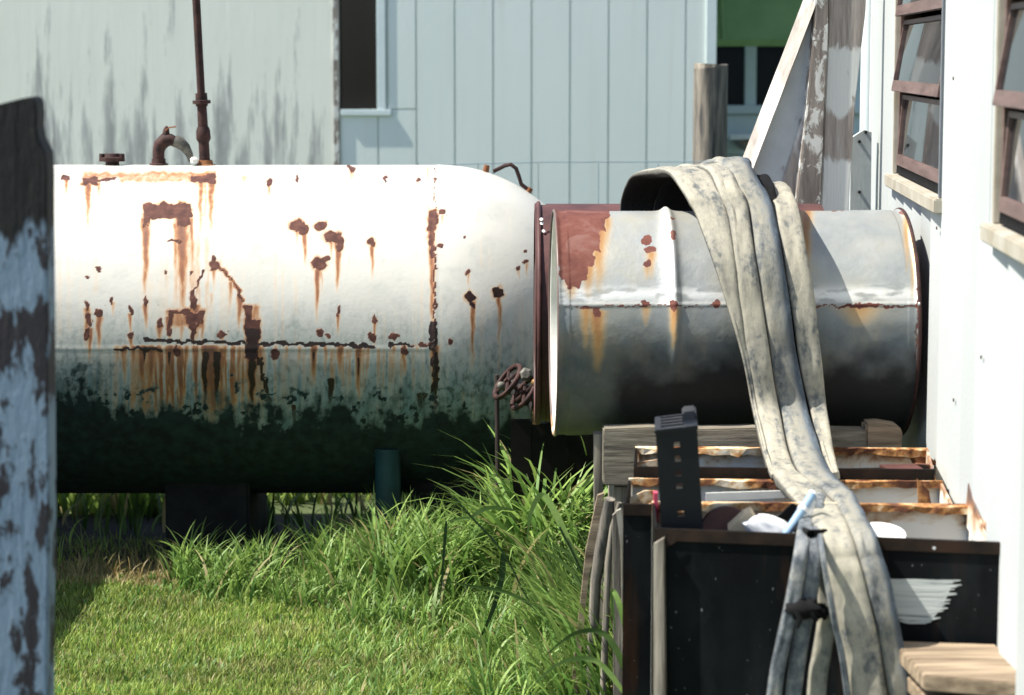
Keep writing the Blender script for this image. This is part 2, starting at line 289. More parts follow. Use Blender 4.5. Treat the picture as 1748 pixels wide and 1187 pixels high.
# ------------------------------------------------------------------ object helpers
COL = S.collection
def base_of(o):
    v = Vector((0, 0, 0))
    while o is not None: v += o.location; o = o.parent
    return v
def tag(o, label=None, cat=None, group=None, kind=None):
    if label: o['label'] = label
    if cat: o['category'] = cat
    if group: o['group'] = group
    if kind: o['kind'] = kind
    return o
def thing(name, label, cat, loc, group=None):
    o = bpy.data.objects.new(name, None); COL.objects.link(o); o.location = loc; o.empty_display_size = .1
    return tag(o, label, cat, group)
class MB:
    def __init__(s): s.v = []; s.f = []
    def add(s, vs, fs):
        n = len(s.v); s.v += [tuple(p) for p in vs]; s.f += [tuple(i + n for i in f) for f in fs]; return s
    def hexa(s, p):                            # 4 bottom, 4 top
        return s.add(p, [(3, 2, 1, 0), (4, 5, 6, 7), (0, 1, 5, 4), (1, 2, 6, 5), (2, 3, 7, 6), (3, 0, 4, 7)])
    def box(s, x0, x1, y0, y1, z0, z1):
        return s.hexa([(x0, y0, z0), (x1, y0, z0), (x1, y1, z0), (x0, y1, z0), (x0, y0, z1), (x1, y0, z1), (x1, y1, z1), (x0, y1, z1)])
    def prism(s, pts, off):
        n = len(pts); off = Vector(off); q = [Vector(p) for p in pts]
        return s.add(q + [p + off for p in q], [tuple(range(n)), tuple(range(2 * n - 1, n - 1, -1))] + [((i + 1) % n, i, n + i, n + (i + 1) % n) for i in range(n)])
    def slab(s, pix, Y, off): return s.prism([P(a, b, Y) for a, b in pix], off)
    def tube(s, pts, r, seg=10, caps=True):
        pts = [Vector(p) for p in pts]; n = len(pts); rs = r if isinstance(r, (list, tuple)) else [r] * n
        up = None; rings = []
        for i in range(n):
            T = (pts[min(i + 1, n - 1)] - pts[max(i - 1, 0)]).normalized()
            if up is None: up = T.orthogonal().normalized()
            up = (up - T * up.dot(T)).normalized(); sd = T.cross(up)
            rings.append([pts[i] + (up * math.cos(a) + sd * math.sin(a)) * rs[i] for a in [2 * math.pi * k / seg for k in range(seg)]])
        vs = [p for rg in rings for p in rg]
        fs = [(i * seg + k, i * seg + (k + 1) % seg, (i + 1) * seg + (k + 1) % seg, (i + 1) * seg + k) for i in range(n - 1) for k in range(seg)]
        if caps: fs += [tuple(range(seg - 1, -1, -1)), tuple((n - 1) * seg + k for k in range(seg))]
        return s.add(vs, fs)
    def lathe(s, prof, o, ax, seg=24):         # prof = (along, radius)
        o = Vector(o); ax = Vector(ax).normalized(); u = ax.orthogonal().normalized(); v = ax.cross(u)
        vs = [o + ax * a + (u * math.cos(2 * math.pi * k / seg) + v * math.sin(2 * math.pi * k / seg)) * max(r, 1e-4) for a, r in prof for k in range(seg)]
        m = len(prof)
        fs = [(i * seg + k, i * seg + (k + 1) % seg, (i + 1) * seg + (k + 1) % seg, (i + 1) * seg + k) for i in range(m - 1) for k in range(seg)]
        fs += [tuple(range(seg - 1, -1, -1)), tuple((m - 1) * seg + k for k in range(seg))]
        return s.add(vs, fs)
    def ring(s, c, ax, R, r, seg=24, k2=8):
        c = Vector(c); ax = Vector(ax).normalized(); u = ax.orthogonal().normalized(); v = ax.cross(u); vs = []
        for i in range(seg):
            a = 2 * math.pi * i / seg; d = u * math.cos(a) + v * math.sin(a)
            for j in range(k2):
                b = 2 * math.pi * j / k2; vs.append(c + d * (R + r * math.cos(b)) + ax * r * math.sin(b))
        return s.add(vs, [(i * k2 + j, ((i + 1) % seg) * k2 + j, ((i + 1) % seg) * k2 + (j + 1) % k2, i * k2 + (j + 1) % k2) for i in range(seg) for j in range(k2)])
    def build(s, name, mat, parent=None, bevel=0, smooth=False, loc=None):
        me = bpy.data.meshes.new(name); o = bpy.data.objects.new(name, me); COL.objects.link(o)
        b = base_of(parent) if parent else Vector((0, 0, 0))
        if parent: o.parent = parent
        if loc is not None: o.location = Vector(loc) - b; b = Vector(loc)
        me.from_pydata([tuple(Vector(p) - b) for p in s.v], [], s.f)
        bm = bmesh.new(); bm.from_mesh(me); bmesh.ops.recalc_face_normals(bm, faces=bm.faces)
        if bevel: bmesh.ops.bevel(bm, geom=[e for e in bm.edges if e.calc_face_angle(0) > .6], offset=bevel, segments=2, affect='EDGES', clamp_overlap=True)
        bm.to_mesh(me); bm.free()
        if smooth:
            me.polygons.foreach_set('use_smooth', [True] * len(me.polygons))
            try: me.set_sharp_from_angle(angle=math.radians(45))
            except Exception: pass
        me.materials.append(M[mat]); return o
def big_mesh(name, verts, quads, mat, parent=None, attrs=None, smooth=True):
    me = bpy.data.meshes.new(name); b = base_of(parent) if parent else Vector((0, 0, 0))
    verts = verts - np.array(b)
    me.vertices.add(len(verts)); me.vertices.foreach_set('co', verts.astype(np.float32).ravel())
    k = quads.shape[1]; me.loops.add(quads.size); me.loops.foreach_set('vertex_index', quads.astype(np.int32).ravel())
    me.polygons.add(len(quads)); me.polygons.foreach_set('loop_start', np.arange(len(quads), dtype=np.int32) * k)
    me.polygons.foreach_set('use_smooth', np.full(len(quads), smooth))
    me.update(calc_edges=True)
    for an, av in (attrs or {}).items():
        if av.ndim == 1: a = me.attributes.new(an, 'FLOAT', 'POINT'); a.data.foreach_set('value', av.astype(np.float32))
        else: a = me.attributes.new(an, 'FLOAT_COLOR', 'POINT'); a.data.foreach_set('color', av.astype(np.float32).ravel())
    me.materials.append(M[mat]); o = bpy.data.objects.new(name, me); COL.objects.link(o)
    if parent: o.parent = parent
    return o
def grid_quads(nu, nv, wrap):
    i, j = np.meshgrid(np.arange(nu - 1), np.arange(nv if wrap else nv - 1), indexing='ij'); j2 = (j + 1) % nv
    return np.stack([i * nv + j, i * nv + j2, (i + 1) * nv + j2, (i + 1) * nv + j], -1).reshape(-1, 4)
# ================================================================== SETTING
g = MB(); g.add([(-60, -20, 0), (60, -20, 0), (60, 90, 0), (-60, 90, 0)], [(0, 1, 2, 3)])
tag(g.build('ground', 'soil'), kind='structure')
# ------------------------------------------------------------------ building behind, weathered left wall + ribbed right wall
BY = 13.5
xl = P(578, 200, BY).x; xr = P(1206, 200, BY).x
bb = thing('long_shed', 'long pale shed behind the tank, peeling at the left, grooved blue-white panels at the right', 'building', (xl, BY, 0))
m = MB(); m.box(-9, xl, BY, BY + .12, 0, 3.3); m.build('weathered_wall', 'peeling_white', bb)
wx0, wx1 = P(578, 90, BY).x, P(643, 90, BY).x; wz = P(600, 187, BY).z
pw = .2135; k = 0; x = xl + .004
proto = {}
while x < xr - .02:
    x1 = min(x + pw, xr); inwin = (x < wx1 + .05)
    if inwin:
        m = MB(); m.box(x + .004, x1, BY + .006, BY + .05, 0, wz - .002); m.build('wall_panel', 'ribbed_panel', bb, .004)
        if x1 > wx1 + .07: m = MB(); m.box(wx1 + .064, x1, BY + .006, BY + .05, wz + .002, 3.3); m.build('wall_panel', 'ribbed_panel', bb, .004)
        m = MB(); m.box(x + .004, x1, BY + .006, BY + .05, 2.5, 3.3)
    elif x1 - x > pw * .98:
        if 'p' not in proto:
            m = MB(); m.box(x + .004, x1, BY + .006, BY + .05, 0, 3.3)
            proto['p'] = m.build('wall_panel', 'ribbed_panel', bb, .004, loc=(x, BY, 0))
        else:
            c = proto['p'].copy(); COL.objects.link(c); c.location = Vector((x, BY, 0)) - bb.location
    else:
        m = MB(); m.box(x + .004, x1, BY + .006, BY + .05, 0, 3.3); m.build('wall_panel', 'ribbed_panel', bb, .004)
    x += pw
m = MB(); m.box(xl, xr, BY + .016, BY + .12, 0, wz); m.box(wx1 + .02, xr, BY + .016, BY + .12, wz, 3.3); m.build('panel_backing', 'groove_dirt', bb)
m = MB(); m.box(xr - .005, xr + .05, BY - .008, BY + .1, 0, 3.3); m.build('corner_board', 'pale_blue_paint', bb)
wn_ = MB(); wn_.box(wx0 + .002, wx1, BY + .10, BY + .11, wz, 2.6); wd = wn_.build('window', 'dark_glass', bb)
m = MB(); m.box(wx1, wx1 + .05, BY - .004, BY + .1, wz, 2.6); m.box(wx0 + .01, wx1 + .08, BY - .012, BY + .1, wz - .035, wz); m.build('frame', 'pale_blue_paint', wd, .004)
m = MB(); m.box(wx0 - .03, wx0 - .001, BY - .008, BY - .001, 0, 3.3); m.build('corner_batten', 'peeling_timber', bb)
m = MB(); m.prism([(-9, BY - .03, 3.27), (-9, BY + 4, 4.9), (-9, BY + 8.3, 3.27)], (9 + xr + .15, 0, 0)); m.build('roof', 'shingle_dark', bb)
m = MB(); m.box(xr - .12, xr, BY + .125, BY + 7.89, 0, 3.26); m.build('side_wall', 'pale_blue_paint', bb)
m = MB(); m.box(-9, -8.9, BY + .125, BY + 7.89, 0, 3.26); m.build('side_wall', 'pale_blue_paint', bb)
m = MB(); m.box(-9, xr, BY + 7.9, BY + 8, 0, 3.26); m.build('side_wall', 'pale_blue_paint', bb)
# ------------------------------------------------------------------ far cottage with green awning
CYd = 15.5
hx0, hx1 = P(1190, 100, CYd).x, 5.5
hb = thing('blue_cottage', 'pale blue cottage behind the log post with dark windows under a green awning', 'building', (hx0, CYd, 0))
zs = P(1290, 180, CYd).z; zt_ = P(1290, 50, CYd).z
zc = 0; n = 0
lap = P(1290, 265, CYd).z
for (a, b) in ((0, lap - .36), (lap - .354, lap - .18), (lap - .174, lap), (lap + .006, zs - .06)):
    m = MB(); m.hexa([(hx0, CYd - .02, a), (hx1, CYd - .02, a), (hx1, CYd + .1, a), (hx0, CYd + .1, a), (hx0, CYd - .004, b), (hx1, CYd - .004, b), (hx1, CYd + .1, b), (hx0, CYd + .1, b)]); m.build('lap_board', 'pale_blue_paint', hb)
m = MB(); m.box(hx0, hx1, CYd + .1, CYd + .14, 0, zs); m.box(hx0, hx1, CYd, CYd + .14, 2.75, 3.3); m.build('wall', 'pale_blue_paint', hb)
m = MB(); m.box(hx0, hx1, CYd - .05, CYd + .1, zs - .055, zs); m.build('window_ledge', 'pale_blue_paint', hb, .006)
xs = [P(a, 120, CYd).x for a in (1209, 1272, 1291, 1352, 1371, 1440)]
for i in (0, 2, 4):
    m = MB(); m.box(xs[i], xs[i + 1], CYd + .06, CYd + .07, zs, 2.75); wd = m.build('window', 'dark_glass', hb)
    xr2 = xs[i + 2] if i + 2 < 6 else xs[i + 1] + .07
    m = MB(); m.box(xs[i + 1], xr2, CYd - .01, CYd + .1, zs + .001, 2.75); m.build('mullion', 'pale_blue_paint', wd)
m = MB(); m.box(xs[5] + .07, hx1, CYd - .01, CYd + .1, zs, 2.75); m.build('wall_infill', 'pale_blue_paint', hb)
m = MB(); m.prism([(hx0 - .2, CYd - .02, 3.28), (hx0 - .2, CYd + 3, 4.7), (hx0 - .2, CYd + 6.3, 3.28)], (hx1 - hx0 + .4, 0, 0)); m.build('roof', 'shingle_dark', hb)
m = MB(); m.box(hx0, hx0 + .1, CYd + .15, CYd + 6, 0, 3.28); m.build('side_wall', 'pale_blue_paint', hb)
m = MB(); m.box(hx1 - .1, hx1, CYd + .15, CYd + 6, 0, 3.28); m.build('side_wall', 'pale_blue_paint', hb)
ax0, ax1 = P(1214, 60, 14.9).x, P(1420, 60, 14.9).x; az = P(1290, 76, 14.7).z
aw = thing('window_awning', 'flat green awning hanging over the dark cottage windows', 'awning', (ax0, 14.8, az))
m = MB(); m.hexa([(ax0, 14.70, az), (ax1, 14.70, az), (ax1, 14.72, az), (ax0, 14.72, az), (ax0, 15.3, az + .7), (ax1, 15.3, az + .7), (ax1, 15.33, az + .7), (ax0, 15.33, az + .7)]); m.build('canopy', 'green_awning', aw)
m = MB(); m.box(ax0, ax1, 14.685, 14.70, az - .012, az + .03); m.build('hem', 'green_awning', aw)
m = MB(); m.tube([(ax0 + .06, 14.69, az), (ax0 + .065, 15.285, az + .7)], .012, 6); m.build('seam', 'green_awning', aw)
m = MB(); m.tube([(ax0 - .015, 14.7, az), (ax0 - .015, 15.3, az + .7), (ax0 - .015, 15.49, az + .8)], .014, 6); m.build('awning_rod', 'white_trim', aw)
# small shelf board with bracket
sh = thing('wall_shelf', 'small white shelf board on a brown bracket right of the log post', 'shelf', P(1290, 258, 14.6))
m = MB(); m.slab([(1248, 231), (1320, 229), (1320, 237), (1248, 239)], 14.6, (0, .3, 0)); m.build('shelf_board', 'white_trim', sh)
m = MB(); m.slab([(1262, 240), (1318, 238), (1300, 262), (1284, 262)], 14.65, (0, .9, 0)); m.build('bracket', 'bare_wood', sh)
# ------------------------------------------------------------------ wire fence and log post
FY = 11.0
pc = P(1212, 110, FY); zt_ = pc.z
lp = thing('log_post', 'grey weathered round log fence post standing behind the hose', 'post', (pc.x, FY, 0))
pr = []; m = MB(); rr = 28.5 / F * FY
vs = []; seg = 22; zz = [0, .4, .8, 1.1, 1.3, 1.5, 1.62, 1.72, zt_ - .01]
for i, z in enumerate(zz):
    for k in range(seg):
        a = 2 * math.pi * k / seg; r = rr * (1 + .05 * math.sin(3 * a + 1) + .03 * math.sin(7 * a + .3 * i))
        dz = (.010 * math.cos(a - .4)) if i == len(zz) - 1 else 0
        vs.append((pc.x + r * math.cos(a), FY + r * math.sin(a), z + dz))
fs = [(i * seg + k, i * seg + (k + 1) % seg, (i + 1) * seg + (k + 1) % seg, (i + 1) * seg + k) for i in range(len(zz) - 1) for k in range(seg)] + [tuple((len(zz) - 1) * seg + k for k in range(seg))]
m.add(vs, fs); m.build('log', 'log_wood', lp, smooth=True)
m = MB(); m.lathe([(-.03, rr * .97), (-.002, rr * .93)], (pc.x, FY, zt_ + .002), (.07, .03, 1), 18); m.build('cut_end', 'bare_wood', lp)
wf = thing('wire_fence', 'thin blue-grey wire mesh fence strung behind the tank to the log post', 'fence', (pc.x - 2.5, FY - .12, 0))
for i, py in enumerate((266, 372, 470)):
    z0 = P(1180, py, FY - .12).z
    pts = [(pc.x + .6 - s_ * .33, FY - .12, z0 - .0 - .055 * min(1, s_ / 6) - .01 * math.sin(s_)) for s_ in range(0, 18)]
    m = MB(); m.tube(pts, .0022, 5); m.build('line_wire', 'wire_blue', wf)
zf = P(1180, 266, FY - .12).z
pr = None
for i in range(21):
    xx = P(1124, 300, FY - .12).x - (i - 3) * 102.5 / F * (FY - .12)
    if pr is None:
        m = MB(); m.tube([(xx, FY - .12, 0), (xx + .004, FY - .12, .6), (xx, FY - .12, zf - .035)], .0021, 5); pr = m.build('stay_wire', 'wire_blue', wf, loc=(xx, FY - .12, 0)); x00 = xx
    else:
        c = pr.copy(); COL.objects.link(c); c.location = Vector((xx, FY - .12, 0)) - wf.location
# ================================================================== WHITE BUILDING AT RIGHT
U = Vector((.062, 1, 0)).normalized(); N = Vector((-1, .062, 0)).normalized()
def W(Y, z, o=0.): return Vector((.762 + .062 * Y, Y, z)) + N * o
def whex(m, Y0, Y1, o0, o1, z0, z1, oz=0.):      # oz: extra offset at the bottom (tilt)
    return m.hexa([W(Y0, z0, o1 + oz), W(Y1, z0, o1 + oz), W(Y1, z0, o0 + oz), W(Y0, z0, o0 + oz), W(Y0, z1, o1), W(Y1, z1, o1), W(Y1, z1, o0), W(Y0, z1, o0)])
YF, YN = 8.57, 3.6
wb = thing('white_workshop', 'white workshop wall with vertical siding and brown awning windows along the right side', 'building', W(YF, 0))
ZS = 1.435; ZT = 2.62; WIN = [(6.36, 7.72), (4.05, 5.36)]
def board(Y0, Y1, z0, z1):
    m = MB(); m.hexa([W(Y0, z0, .004), W(Y1, z0, .030), W(Y1, z0, -.02), W(Y0, z0, -.02), W(Y0, z1, .004), W(Y1, z1, .030), W(Y1, z1, -.02), W(Y0, z1, -.02)])
    return m.build('siding_board', 'white_siding', wb, .002)
Yb = YN
while Yb < YF - .01:
    Y1 = min(Yb + .2485, YF - .03); segs = [(0, 3.1)]
    for (a, b) in WIN:
        if Y1 > a - .02 and Yb < b + .02:
            segs = [(0, ZS - .03), (ZT + .03, 3.1)]
    for (z0, z1) in segs: board(Yb, Y1 - .005, z0, z1)
    Yb += .2485
m = MB(); whex(m, YN, YF, -.10, -.02, 0, ZS - .03); whex(m, YN, YF, -.10, -.02, ZT + .03, 3.1)
for a, b in ((YN, WIN[1][0]), (WIN[1][1], WIN[0][0]), (WIN[0][1], YF)): whex(m, a, b, -.10, -.021, ZS - .03, ZT + .03)
m.build('wall_core', 'interior_dark', wb)
for a, b in ((WIN[1][1], WIN[0][0]), (WIN[0][1], YF - .03)):       # narrow infill beside the windows
    m = MB(); whex(m, a + .001, b - .001, -.02, .003, ZS - .03, ZT + .03); m.build('jamb_board', 'white_siding', wb)
m = MB(); whex(m, YF - .028, YF + .03, -.1, .03, 0, 3.1); m.build('corner_board', 'white_trim', wb, .003)
m = MB(); q = [W(YF, 0, -.1), W(YF + .06, 0, -.1)]
m.box(q[0].x, q[0].x + 4, YF - .03, YF + .03, 0, 3.1); m.box(q[0].x - .4, q[0].x + 4, YN - .06, YN, 0, 3.1); m.box(q[0].x + 4, q[0].x + 4.1, YN, YF, 0, 3.1); m.build('end_wall', 'white_siding', wb)
m = MB(); m.prism([W(YN - .3, 3.1, .12), W(YN - .3, 3.2, .12), W(YN - .3, 4.3, -2.2), W(YN - .3, 3.1, -4.6)], U * (YF - YN + .6)); m.build('roof', 'shingle_dark', wb)
m = MB(); whex(m, YN, YF, -4.0, -.1, .0, .02); m.build('floor', 'interior_dark', wb)
for px_, Y_, z_ in ((1617, 6.45, 1.35), (1700, 5.5, 1.12), (1655, 6.0, .95), (1640, 6.15, 1.75)):
    m = MB(); m.lathe([(0, .005), (.003, .004)], W(Y_, z_, .026), N, 8); m.build('nail_head', 'rusty_pipe', wb)
for wi, (a, b) in enumerate(WIN):
    m = MB(); whex(m, a - .04, b + .04, .005, .050, ZS - .04, ZS, .0); win = m.build('window', 'cream_trim', wb, .004)
    m = MB(); whex(m, b, b + .03, -.04, .026, ZS + .001, ZT); m.build('side_trim', 'cream_trim', win, .003)
    m = MB(); whex(m, a - .02, a, -.04, .036, ZS + .001, ZT); m.build('side_trim', 'shaded_trim', win, .002)  # camera-side trim carries its shade as colour
    m = MB(); whex(m, a - .03, b + .03, -.02, .05, ZT + .001, ZT + .05); m.build('head_trim', 'cream_trim', win, .003)
    m = MB(); whex(m, a + .001, a + .03, -.05, .012, ZS + .001, ZT - .001); m.build('inner_frame', 'window_brown', win)
    m = MB(); whex(m, b - .03, b - .001, -.05, .012, ZS + .001, ZT - .001); m.build('inner_frame', 'window_brown', win)
    m = MB()
    for q in range(40):                                             # ragged black weatherstrip under the lowest sash
        y0 = a + .04 + (b - a - .08) * q / 40; y1 = y0 + (b - a - .08) / 40
        m.prism([W(y0, ZS + .005, .015), W(y1, ZS + .005, .015), W(y1, ZS + .012, .015), W((y0 + y1) / 2, ZS + .03 + .012 * random.random(), .015), W(y0, ZS + .012, .015)], N * .004)
    m.build('weatherstrip', 'black_rubber', win)
    nS = 5; hS = (ZT - ZS - .02) / nS
    for s_ in range(nS):
        z0 = ZS + .03 + s_ * hS; z1 = z0 + hS - .012; tl = [.016, .036, .028, .02, .014][s_]; ob = -.018
        def oo(z): return ob + tl * (z1 - z) / (z1 - z0)
        m = MB(); y0, y1 = a + .035, b - .035
        def bar(ya, yb, za, zb):
            m.hexa([W(ya, za, .022 + oo(za)), W(yb, za, .022 + oo(za)), W(yb, za, oo(za)), W(ya, za, oo(za)), W(ya, zb, .022 + oo(zb)), W(yb, zb, .022 + oo(zb)), W(yb, zb, oo(zb)), W(ya, zb, oo(zb))])
        bar(y0, y1, z0, z0 + .034); bar(y0, y1, z1 - .014, z1); bar(y0, y0 + .02, z0 + .034, z1 - .014); bar(y1 - .02, y1, z0 + .034, z1 - .014)
        m.build('sash', 'window_brown', win, .0015)
        m = MB(); za, zb = z0 + .034, z1 - .014
        m.hexa([W(y0 + .02, za, .014 + oo(za)), W(y1 - .02, za, .014 + oo(za)), W(y1 - .02, za, .009 + oo(za)), W(y0 + .02, za, .009 + oo(za)), W(y0 + .02, zb, .014 + oo(zb)), W(y1 - .02, zb, .014 + oo(zb)), W(y1 - .02, zb, .009 + oo(zb)), W(y0 + .02, zb, .009 + oo(zb))])
        m.build('pane', 'window_glass', win)
# ------------------------------------------------------------------ timber buttress beside the wall
TY = 8.1
bt = thing('timber_buttress', 'peeling white timber buttress with a slanting brace at the far end of the white wall', 'support', (P(1425, 300, TY).x, TY, 0))
zb = lambda px, Y=TY: 1200
m = MB(); m.slab([(1413, -160), (1486, -160), (1478, 20), (1461, 170), (1452, 300), (1446, 420), (1425, 915), (1365, 915), (1398, 420), (1403, 330), (1409, 180), (1414, 60)], TY, (-.034, .10, 0)); m.build('main_post', 'banded_timber', bt, .003)
m = MB(); m.slab([(1397, -160), (1417, -160), (1414, 60), (1408, 180), (1402, 330), (1392, 500), (1348, 500), (1361, 330), (1378, 180), (1391, 40)], TY - .012, (-.012, .05, 0)); m.build('side_plank', 'peeling_timber', bt, .003)
m = MB(); m.slab([(1468, -190), (1440, -80), (1410, -20), (1393, 55), (1380, 178), (1333, 320), (1312, 400), (1235, 400), (1281, 300), (1318, 202), (1355, 106), (1395, 2), (1460, -190)], TY + .02, (-.002, .05, 0)); m.build('brace_board', 'shaded_board', bt)
m = MB(); m.slab([(1450, -190), (1395, 2), (1352, 106), (1313, 202), (1280, 300), (1240, 410), (1218, 410), (1262, 284), (1291, 190), (1328, 100), (1372, 0), (1430, -190)], TY - .0, (.01, .09, 0))
o = MB(); Yq = TY
pin = [(1468, -190), (1395, 2), (1355, 106), (1318, 202), (1281, 300), (1239, 410)]; pout = [(1443, -190), (1371, 0), (1333, 100), (1298, 190), (1262, 284), (1214, 410)]
vs = [P(a, b, TY - .01) for a, b in pin] + [P(a, b, TY + .06) for a, b in pout] + [P(a + 6, b, TY + .10) for a, b in pin]
n = 6; fs = []
for i in range(n - 1): fs += [(i, i + 1, n + i + 1, n + i), (n + i, n + i + 1, 2 * n + i + 1, 2 * n + i), (2 * n + i, 2 * n + i + 1, i + 1, i)]
fs += [(0, n, 2 * n), (n - 1, 3 * n - 1, 2 * n - 1)]
o.add(vs, fs); o.build('brace_edge', 'peeling_brace', bt)
m = MB(); m.slab([(1376, 198), (1362, 370), (1325, 370), (1337, 318)], TY + .012, (-.01, .006, 0)); m.build('cover_strip', 'peeling_brace', bt)
m = MB(); m.slab([(1453, 236), (1475, 222), (1488, 226), (1486, 420), (1450, 420)], TY + .16, (0, .03, 0)); m.build('nailed_plate', 'shaded_board', bt)
m = MB()
for a, b in ((1478, 226), (1467, 242), (1467, 328)): m.lathe([(0, .006), (.006, .005)], P(a, b, TY + .16), (0, -1, 0), 8)
m.build('nail_heads', 'dark_steel', bt)
dp = thing('corner_pipe', 'blue-grey round drain pipe running down the corner beside the white wall', 'pipe', (P(1484, 300, 8.75).x, 8.75, 0))
c = P(1483, 200, 8.75); m = MB(); m.tube([(c.x, 8.75, z) for z in (0, .8, 1.6, 2.4, 3.1)], 15 / F * 8.75, 18); m.build('downpipe', 'pale_blue_paint', dp, smooth=True)
m = MB(); m.ring((c.x, 8.75, .9), (0, 0, 1), .033, .006); m.ring((c.x, 8.75, 2.3), (0, 0, 1), .033, .006); m.build('pipe_clip', 'white_trim', dp, smooth=True)
# ================================================================== TANK
TKY = 8.8; tz, tr = cyl_fit(282, 842, TKY)
seamx = P(742, 585, TKY - tr).x; XL = -3.1
tk = thing('storage_tank', 'large white cylindrical fuel tank streaked with rust and dark algae, lying on its side', 'tank', (-.6, TKY, 0))
def cyl_grid(x0, x1, n1, head, n2, r, yc, zc, nt=360, nback=70, rfun=None, yaw=0):
    xs = np.linspace(x0, x1, n1); rs = np.full(n1, r)
    if head: a = np.linspace(0, math.pi / 2, n2)[1:]; xs = np.r_[xs, x1 + head * np.sin(a)]; rs = np.r_[rs, r * np.cos(a) + 1e-4]
    # theta 0 = toward camera, +90 = up; dense in front
    th = np.r_[np.linspace(-math.pi / 2 - .15, math.pi / 2 + .15, nt), np.linspace(math.pi / 2 + .15, 1.5 * math.pi - .15, nback + 2)[1:-1]]
    X, T = np.meshgrid(xs, th, indexing='ij'); R = np.broadcast_to(rs[:, None], X.shape).copy()
    if rfun: R = R + rfun(X, T)
    V = np.stack([X, yc - R * np.cos(T), zc + R * np.sin(T)], -1)
    return V.reshape(-1, 3), grid_quads(len(xs), len(th), True), X.ravel(), T.ravel()
def tankr(X, T):
    d = .004 * (fbm(X * 1.3 + 9, T * 1.2 + 5, 5) - .5)
    d = d + .002 * np.exp(-((X - seamx) / .006) ** 2)
    d = d + .0012 * np.exp(-((T + .0) * tr / .008) ** 2) * (X < seamx)
    return d * (X < seamx + tr * .9)
V1, Q1, X, T = cyl_grid(XL, seamx, 620, tr * .985, 130, tr, TKY, tz, rfun=tankr)
px, py = proj(V1); wr = Wear(px, py, 3); front = (np.cos(T) > -.2)
R_, S_, K_, A_ = 'rust', 'streak', 'stain_shade', 'algae'
for b in [(243, 347, 327, 373), (141, 301, 168, 316), (107, 299, 118, 307), (325, 300, 370, 312), (160, 303, 200, 308), (729, 358, 745, 396), (749, 359, 762, 370), (734, 396, 741, 440),
          (417, 522, 428, 560), (418, 545, 443, 616), (245, 371, 256, 384), (303, 371, 322, 386), (286, 530, 322, 536), (316, 533, 348, 553), (286, 536, 294, 575), (324, 552, 334, 580), (323, 496, 334, 528)]: wr.box(R_, *b)
for b in [(506, 384, 13, 10), (519, 392, 9, 9), (548, 385, 10, 8), (565, 405, 15, 9), (579, 414, 6, 16), (545, 450, 13, 10), (555, 442, 9, 4), (635, 414, 8, 7), (366, 454, 8, 8), (366, 442, 3, 7), (300, 412, 12, 3), (379, 570, 9, 5),
          (545, 568, 7, 6), (560, 574, 5, 4), (636, 575, 6, 7), (148, 521, 4, 8), (152, 545, 5, 14), (148, 568, 4, 10), (169, 535, 7, 6), (193, 514, 3, 5), (222, 530, 4, 7), (224, 571, 6, 6), (248, 516, 4, 8), (273, 550, 5, 10), (328, 466, 3, 4), (168, 460, 4, 4),
          (149, 471, 2, 3), (283, 464, 2, 4), (714, 306, 4, 4), (800, 466, 4, 4), (640, 545, 3, 7), (897, 430, 3, 5), (898, 446, 4, 5), (886, 456, 4, 4), (790, 402, 3, 3), (660, 306, 3, 5), (577, 530, 3, 8), (752, 420, 5, 3), (410, 505, 4, 5), (600, 289, 7, 5), (672, 575, 8, 6), (459, 310, 4, 8), (507, 305, 3, 6), (768, 583, 4, 8), (690, 600, 4, 8), (300, 600, 5, 10), (470, 605, 6, 8)]: wr.blob(R_, *b)
wr.line(R_, [(366, 455), (385, 465), (402, 485), (413, 512)], 1.6); wr.line(R_, [(350, 462), (338, 480), (330, 505)], 2); wr.line(S_, [(366, 455), (385, 465), (402, 485), (413, 512)], 4, .8)
wr.line(K_, [(247, 581), (300, 583), (420, 586), (560, 588), (638, 590)], 3.4); wr.line(K_, [(196, 597), (243, 594)], 3.2); wr.line(K_, [(245, 596), (275, 598)], 4); wr.line(K_, [(666, 588), (700, 589)], 3.); wr.line(R_, [(700, 589), (740, 588)], 2)
wr.line(R_, [(742, 284), (742, 360)], .9, .8); wr.line(R_, [(742, 400), (741, 560), (743, 720)], 1.4); wr.box(K_, 734, 548, 746, 600); wr.box(K_, 737, 600, 749, 690, .9); wr.line(K_, [(443, 616), (452, 650), (465, 712)], 4); wr.box(K_, 418, 560, 442, 614, .75)
wr.blob(K_, 805, 507, 10, 9); wr.blob(K_, 850, 500, 9, 8); wr.line(K_, [(804, 514), (810, 526)], 2.5, .8)
